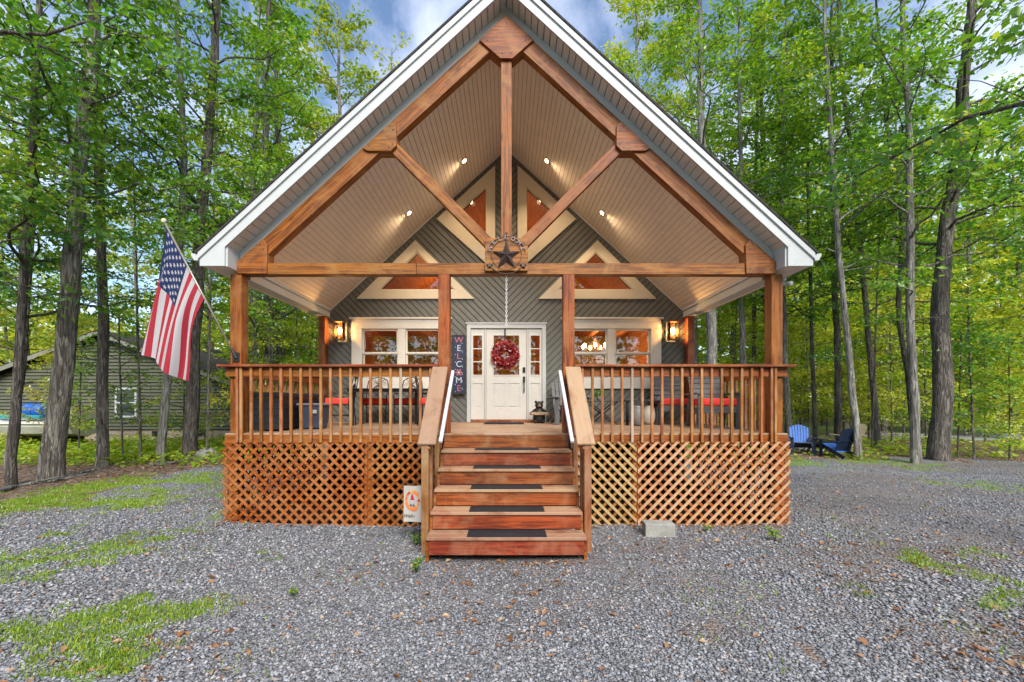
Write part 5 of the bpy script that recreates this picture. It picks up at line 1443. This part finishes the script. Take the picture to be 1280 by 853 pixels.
b = MB(); b.lathe([(.045, .0), (.06, .09), (.063, .10), (.05, .10)], (1.92, 2.22, DECK+.484), 14); b.build('pot', paint('pale_ceramic', (.55, .5, .42), .4), pp, smooth=True)
r_ = np.random.default_rng(3); m = 90; C = np.stack([1.92+r_.normal(0, .05, m), 2.22+r_.normal(0, .05, m), DECK+.62+r_.normal(0, .04, m)], 1); A = r_.normal(0, 1, (m, 3)); A /= np.linalg.norm(A, axis=1)[:, None]
v, f_, t_ = leaf_arrays(C, A, r_.normal(0, 1, (m, 3)), np.full(m, .06), np.full(m, .02), np.full(m, .4)); np_obj('foliage', np_mesh('foliage', v, f_, LEAF, {'tone': t_}), pp)
lt_ = empty('low_table', (2.75, 2.1, DECK), 'long low black table with stout legs between side table and grey armchair', 'table')
b = MB(); b.box(2.33, 3.08, 1.85, 2.30, DECK+.47, DECK+.50); b.build('tabletop', BLACKM, lt_, bevel=.004)
for x in (2.39, 3.02):
    for y in (1.91, 2.24): beam('leg', (x, y, DECK+.47), (x, y, DECK), .05, .05, BLACKM, lt_, up=(0, 1, 0))
for (x, y, s, w_, col) in ((2.50, 1.62, 1.0, 'grey rounded ceramic pot in front of the low black table', (.17, .16, .15)), (2.86, 2.08, 1.1, 'beige ribbed ceramic pot under the low black table', (.42, .37, .30))):
    b = MB(); b.lathe([(.08*s, 0), (.115*s, .06), (.135*s, .18), (.12*s, .30), (.10*s, .36), (.105*s, .385), (.085*s, .38), (.08*s, .30)], (x, y, DECK), 18)
    o = b.build('ceramic_pot', paint('pot_glaze', col, .4, .1, .1, 8), smooth=True); tag(o, w_, 'pot', 'ceramic pots on the porch')

# floodlight under the eave
fd = empty('floodlight', (4.42, .35, 3.78), 'white twin floodlight fixed under the eave soffit above the gravel drive', 'floodlight')
b = MB(); b.lathe([(.055, 0), (.055, -.03), (.03, -.04)], (4.40, .3, 3.783), 12); b.build('base', TRIM, fd, smooth=True)
for sx in (-1, 1):
    b = MB(); b.tube([(4.40, .3, 3.745), (4.40+sx*.04, .27, 3.70), (4.40+sx*.07, .2, 3.67)], [.018, .02, .045], 10); b.build('lamp_head', TRIM, fd, smooth=True)

# ================================================================== lawn chairs and fire pit
BLUE = paint('bright_blue_resin', (.06, .19, .62), .45, .1, .05, 6); NAVYC = paint('navy_resin', (.012, .022, .055), .4, .1, .05, 6); TAN = paint('tan_resin', (.55, .45, .28), .5, .08, .05, 6)
GRP = 'lawn chairs round the fire pit'
l1 = adirondack('bright blue slatted lawn chair with dark frame, close to the porch corner', BLUE, NAVYC, group=GRP); place(l1, (PX(1001, 14.4), 8.0, gz(10, 8)), R(-26), 1.0)
for c_ in children(l1):
    if c_.name.split('.')[0] in ('armrest', 'front_leg', 'rear_leg'): c_.data = c_.data.copy(); c_.data.materials[0] = NAVYC
l2 = adirondack('dark navy slatted lawn chair seen from behind', NAVYC, BLUE, group=GRP); place(l2, (PX(1048, 13.5), 7.1, gz(10.6, 7.1)), R(186), 1.0)
l3 = adirondack('pale tan slatted lawn chair behind the navy one', TAN, group=GRP); place(l3, (PX(1062, 14.9), 8.5, gz(12, 8.5)), R(196), 1.0)
l3['label'] = 'pale tan slatted lawn chair half hidden behind the navy one'
fp = empty('fire_pit', (11.0, 8.7, gz(11, 8.7)), 'ring of grey stones round a black fire bowl between the lawn chairs', 'fire pit')
STONE = paint('field_stone', (.30, .29, .28), .9, .25, .6, 5)
fx, fy, fz = PX(1026, 15.0), 8.6, gz(11, 8.6)
r_ = random.Random(4)
for k in range(11):
    a = k*6.283/11; b = MB(); b.ball((0, 0, 0), .17*r_.uniform(.8, 1.25), .13, .10*r_.uniform(.8, 1.3), 8)
    b.v = [(x*(1+r_.uniform(-.12, .12)), y*(1+r_.uniform(-.12, .12)), z*(1+r_.uniform(-.12, .12))) for x, y, z in b.v]
    b.build('stone', STONE, fp, M=Matrix.Translation((fx+.62*math.cos(a), fy+.62*math.sin(a), fz+.06)) @ Matrix.Rotation(a+1.57, 4, 'Z'))
b = MB(); b.lathe([(.15, 0), (.36, .06), (.46, .2), (.47, .24), (.44, .235), (.34, .1), (.02, .06)], (fx, fy, fz+.08), 18); b.build('bowl', BLACKM, fp, smooth=True)

# ================================================================== neighbouring shed, boat, barrel
OLIVE = paint('olive_siding', (.092, .097, .062), .7, .12, .1, 3)
sh = empty('neighbour_house', (-19.2, 13.6, 0), 'olive green clapboard house with a low gable beyond the trees', 'house')
hx0, hx1, hy = -25.2, -13.1, 13.6
gzs = lambda x: min(4.95-.375*abs(x+19.15), 9)
b = MB(); z = .45
while z < 5.0:
    wl = hx0; wr_ = hx1
    half = (4.90-(z+.13))/.375
    if z+.13 > 2.7: wl, wr_ = -19.15-half, -19.15+half
    if wr_-wl > .3:
        ys = [hy-.02, hy-.005]
        b.add([(wl, hy-.07, z), (wr_, hy-.07, z), (wr_, hy-.01, z+.135), (wl, hy-.01, z+.135), (wl, hy-.0, z+.004), (wr_, hy-.0, z+.004), (wr_, hy-.0, z+.135), (wl, hy-.0, z+.135)], [(0,1,2,3), (4,0,3,7), (1,5,6,2), (3,2,6,7), (0,4,5,1)])
    z += .16
b.prism([(hx0+.01, .4), (hx1-.01, .4), (hx1-.01, 2.66), (-19.15, 4.9), (hx0+.01, 2.66)], hy+.001, hy+.25, 1)
b.build('front_wall', [OLIVE, paint('siding_gap', (.03, .035, .022), .9, .05, 0)], sh)
b = MB(); b.box(hx0, hx0+.2, hy+.26, hy+9, .4, 2.6); b.box(hx1-.2, hx1, hy+.26, hy+9, .4, 2.6); b.build('side_wall', OLIVE, sh)
b = MB()
for s in (-1, 1): b.prism(ccw([(-19.15, 5.12), (-19.15+s*6.5, 5.12-.375*6.5), (-19.15+s*6.5, 5.02-.375*6.5), (-19.15, 5.02)]), hy-.4, hy+9.3)
b.build('roof', ROOFM, sh)
b = MB()
for s in (-1, 1): b.prism(ccw([(-19.15, 5.06), (-19.15+s*6.48, 5.06-.375*6.48), (-19.15+s*6.48, 4.86-.375*6.48), (-19.15, 4.86)]), hy-.43, hy-.405)
b.build('rake_board', paint('weathered_trim', (.20, .20, .16), .6), sh)
b = MB(); b.box(hx0+.05, hx1-.05, hy+.02, hy+.22, -.3, .42); b.build('foundation', paint('tan_block', (.32, .26, .20), .9, .15, .4, 4), sh)
for x in (-16.6, -20.2, -14.6):
    b = MB(); b.box(x-.28, x+.28, hy-.01, hy+.02, .12, .36); b.build('vent', BLACKM, sh)
b = MB(); wx0, wx1, wz0, wz1 = PX(146, 20), PX(173, 20), PZ(522, 20), PZ(485, 20)
b.ring([(wx0, wz0), (wx1, wz0), (wx1, wz1), (wx0, wz1)], [(wx0+.09, wz0+.09), (wx1-.09, wz0+.09), (wx1-.09, wz1-.09), (wx0+.09, wz1-.09)], hy-.11, hy-.023); b.box(wx0+.09, wx1-.09, hy-.095, hy-.085, (wz0+wz1)/2-.03, (wz0+wz1)/2+.03)
wn = b.build('window', TRIM, sh); b = MB(); b.box(wx0+.09, wx1-.09, hy-.084, hy-.074, wz0+.09, wz1-.09); b.build('pane', paint('dark_pane', (.03, .04, .04), .06, .1, 0, spec=.9), wn)

WHITEH = paint('boat_gelcoat', (.58, .57, .52), .35, .06, .05, 2, dirt=(.42, .42, .36)); TEAL = paint('teal_stripe', (.03, .26, .30), .4)
bt = empty('boat', (PX(64, 17), 10.6, 0), 'old white motor boat with teal stripe parked before the olive house', 'boat')
bx0, bx1, by = PX(2, 17.3), PX(109, 17.3), 10.9
L = bx1-bx0; secs = []
b = MB(); NS = 14
for i in range(NS+1):
    t = i/NS; x = bx0+L*t; w_ = .78*(1-max(0, (.22-t)/.22)**2*.95); k_ = .50+.18*max(0, (.25-t)/.25)
    z0 = .36+.25*max(0, (.3-t)/.3)**2
    secs.append([(x, by-w_*.1, z0), (x, by-w_*.72, z0+.14), (x, by-w_*.95, z0+.42), (x, by-w_, z0+.62), (x, by-w_*.86, z0+.63), (x, by, z0+.66), (x, by+w_*.86, z0+.63), (x, by+w_, z0+.62), (x, by+w_*.95, z0+.42), (x, by+w_*.72, z0+.14), (x, by+w_*.1, z0)])
m = len(secs[0]); vs = [p for s_ in secs for p in s_]
b.add(vs, [(i*m+j, i*m+(j+1) % m, (i+1)*m+(j+1) % m, (i+1)*m+j) for i in range(NS) for j in range(m)]+[tuple(range(m)), tuple(range(NS*m+m-1, NS*m-1, -1))])
b.build('hull', WHITEH, bt, smooth=False)
b = MB(); b.box(bx0+.35, bx1+.05, by-.83, by-.79, .90, .98); b.build('rub_rail', paint('pale_rail', (.62, .60, .55), .5), bt)
b = MB(); b.box(bx0+.5, bx0+L*.62, by-.60, by-.4, 1.10, 1.24); b.box(bx0+L*.78, bx1-.25, by-.60, by-.45, 1.08, 1.26); b.build('stripe', TEAL, bt, bevel=.03)
b = MB(); b.box(bx0+L*.76, bx1-.05, by-.5, by+.5, 1.03, 1.42); b.box(bx0+L*.82, bx1-.2, by-.42, by+.4, 1.42, 1.52); b.build('deck_hatch', WHITEH, bt, bevel=.06, seg=3)
b = MB()
for x in (bx0+L*.3, bx0+L*.8): b.box(x-.1, x+.1, by-.5, by+.5, -.1, .45)
b.build('cradle', paint('cradle_timber', (.10, .07, .05), .9), bt)
br = empty('barrel', (PX(36, 17), by-.2, 1.3), 'bright blue plastic barrel lying across the white boat', 'barrel')
b = MB(); M = Matrix.Rotation(R(90), 3, 'Y'); prof = [(.02, -.52), (.24, -.52), (.285, -.48), (.30, -.3), (.315, -.17), (.30, -.14), (.30, .14), (.315, .17), (.30, .3), (.285, .48), (.24, .52), (.02, .52)]
b.lathe(prof, (PX(37, 17), by-.15, 1.40), 20, 0, M); b.build('body', paint('blue_drum', (.012, .10, .42), .4, .1, .05, 3), br, smooth=True)
b = MB()
for x in (-.2, .2): b.lathe([(.318, -.02), (.325, 0), (.318, .02)], (PX(37, 17)+x, by-.15, 1.40), 20, 0, M)
b.build('band', paint('drum_band', (.008, .06, .28), .4), br)

# ================================================================== ground pieces
def branch(label, pts, r0):
    P = []
    for px, py in pts:
        x, y = GP(px, py); P.append((x, y, gz(x, y)+r0*.6))
    P = np.array(P); seg = np.linspace(0, 1, len(P)); t = np.linspace(0, 1, 24); Q = np.stack([np.interp(t, seg, P[:, k]) for k in range(3)], 1); Q += RNG.normal(0, .03, Q.shape)*np.array([1, 1, .4])
    b = MB(); b.tube(Q, r0*(1-.7*t), 7)
    for k in (7, 13, 18): b.tube([Q[k], Q[k]+np.array([.2, .25, .07]), Q[k]+np.array([.45, .4, .1])], [r0*.4, r0*.25, .005], 5)
    o = b.build('fallen_branch', BARK_PALE, smooth=True); tag(o, label, 'branch', 'fallen branches on the lawn edge')
branch('long crooked fallen branch lying in front of the furrowed trunk', [(-20, 622), (30, 606), (70, 601), (100, 592), (116, 588)], .055)
branch('short fallen branch lying before the dark trunk behind the flag', [(186, 583), (215, 580), (232, 576), (248, 567)], .05)
x, y = GP(258, 572); b = MB(); b.ball((0, 0, 0), .34, .26, .22, 12)
b.v = [(p[0]*(1+random.uniform(-.14, .14)), p[1]*(1+random.uniform(-.14, .14)), p[2]*(1+random.uniform(-.14, .14))) for p in b.v]
o = b.build('boulder', paint('lichen_stone', (.26, .25, .23), .95, .3, .7, 4, dirt=(.16, .18, .10)), M=Matrix.Translation((x, y, gz(x, y)+.1))); tag(o, 'grey boulder at the lawn edge beside the lattice corner', 'boulder')
def weed(px, py, s, label, seed, n=26):
    x, y = GP(px, py); r = np.random.default_rng(seed); root = empty('weed', (x, y, gz(x, y)), label, 'plant', 'weeds growing in the gravel')
    stem = MB(); C, A, N_, L_ = [], [], [], []
    for k in range(6):
        a = r.random()*6.28; h = s*(.6+.5*r.random()); e_ = np.array([x+math.cos(a)*s*.35, y+math.sin(a)*s*.35, gz(x, y)+h]); stem.tube([(x, y, gz(x, y)-.01), ((x+e_[0])/2, (y+e_[1])/2, gz(x, y)+h*.6), e_], [.004, .003, .0015], 4)
        for j in range(n//4):
            w_ = .35+.65*r.random(); C.append(np.array([x, y, gz(x, y)])*(1-w_)+e_*w_); q_ = r.normal(0, 1, 3); q_[2] = abs(q_[2])*.5; A.append(q_/np.linalg.norm(q_)); N_.append((r.normal(0, .4), r.normal(0, .4), 1)); L_.append(s*.32*(.6+.7*r.random()))
    L_ = np.array(L_); v, f_, t_ = leaf_arrays(np.array(C), np.array(A), np.array(N_), L_, L_*.32, np.clip(r.normal(.62, .12, len(L_)), 0, 1))
    stem.build('stem', LEAF, root); np_obj('foliage', np_mesh('foliage', v, f_, LEAF2, {'tone': t_}), root)
weed(520, 677, .17, 'small leafy weed growing under the garden flag', 1)
weed(521, 712, .16, 'small leafy weed in the gravel before the stair newel', 2)
weed(969, 677, .19, 'bright leafy weed in the gravel by the lattice corner on the drive side', 3)
weed(882, 664, .11, 'tiny weed at the lattice foot on the drive side', 4)
weed(366, 746, .10, 'small weed in the gravel before the lattice on the flag side', 5)
weed(734, 664, .12, 'weed at the lattice foot just beside the stairs', 6)
# ================================================================== camera, light, sky
cam_d = bpy.data.cameras.new('camera'); cam = bpy.data.objects.new('camera', cam_d); put(cam, None, Matrix.Translation((0, CAMY, CAMZ)) @ Matrix.Rotation(R(90), 4, 'X'))
cam_d.sensor_width = 36; cam_d.lens = F/1280*36
cam_d.shift_x = (640-CX)/1280; cam_d.shift_y = (HY-426.5)/1280
cam_d.clip_start = .05; cam_d.clip_end = 1500
SC.camera = cam

SUN_DIR = Vector((.20, -.73, .64)).normalized()
sd = bpy.data.lights.new('sun', 'SUN'); sd.energy = SUN_E; sd.angle = R(SUN_A); sd.color = (1, .95, .87)
so = bpy.data.objects.new('sun', sd); put(so, None, SUN_DIR.to_track_quat('Z', 'Y').to_matrix().to_4x4())

wd = bpy.data.worlds.new('World'); SC.world = wd; wd.use_nodes = True
nt = wd.node_tree; nt.nodes.clear()
out = nt.nodes.new('ShaderNodeOutputWorld'); bg = nt.nodes.new('ShaderNodeBackground'); bg.inputs['Strength'].default_value = SKY_S
sky = nt.nodes.new('ShaderNodeTexSky'); sky.sky_type = 'NISHITA'; sky.sun_disc = False
sky.sun_elevation = math.asin(SUN_DIR.z); sky.sun_rotation = math.atan2(SUN_DIR.x, SUN_DIR.y)
sky.air_density = 1.0; sky.dust_density = .6; sky.ozone_density = 2.0
tc = nt.nodes.new('ShaderNodeTexCoord'); sep = nt.nodes.new('ShaderNodeSeparateXYZ'); nt.links.new(tc.outputs['Generated'], sep.inputs[0])
def wm(op, a, b, clamp=False):
    nd = nt.nodes.new('ShaderNodeMath'); nd.operation = op; nd.use_clamp = clamp
    for i, x in enumerate((a, b)):
        if isinstance(x, (int, float)): nd.inputs[i].default_value = x
        else: nt.links.new(x, nd.inputs[i])
    return nd.outputs[0]
zz = wm('ADD', wm('MAXIMUM', sep.outputs[2], 0.0), .25)
cx_ = nt.nodes.new('ShaderNodeCombineXYZ'); nt.links.new(wm('DIVIDE', sep.outputs[0], zz), cx_.inputs[0]); nt.links.new(wm('DIVIDE', sep.outputs[1], zz), cx_.inputs[1])
cn = nt.nodes.new('ShaderNodeTexNoise'); cn.inputs['Scale'].default_value = 2.1; cn.inputs['Detail'].default_value = 8; cn.inputs['Roughness'].default_value = .58; cn.inputs['Distortion'].default_value = .4
nt.links.new(cx_.outputs[0], cn.inputs['Vector'])
cr = nt.nodes.new('ShaderNodeValToRGB'); cr.color_ramp.elements[0].position = .44; cr.color_ramp.elements[1].position = .68
nt.links.new(cn.outputs['Fac'], cr.inputs[0])
mx = nt.nodes.new('ShaderNodeMix'); mx.data_type = 'RGBA'
nt.links.new(wm('MULTIPLY', cr.outputs[0], .85), mx.inputs[0]); nt.links.new(sky.outputs[0], mx.inputs[6]); mx.inputs[7].default_value = CLOUD
nt.links.new(mx.outputs[2], bg.inputs['Color']); nt.links.new(bg.outputs[0], out.inputs[0])

SC.view_settings.view_transform = 'Standard'; SC.view_settings.look = 'None'; SC.view_settings.gamma = 1.0
SC.view_settings.exposure = EXPOSURE; SC.view_settings.use_curve_mapping = False
c = SC.cycles
c.max_bounces = 8; c.diffuse_bounces = 4; c.glossy_bounces = 3; c.transmission_bounces = 5; c.transparent_max_bounces = 10
c.use_denoising = True; c.denoiser = 'OPENIMAGEDENOISE'
c.use_adaptive_sampling = True; c.adaptive_threshold = .015
c.sample_clamp_indirect = 6
c.caustics_reflective = False; c.caustics_refractive = False
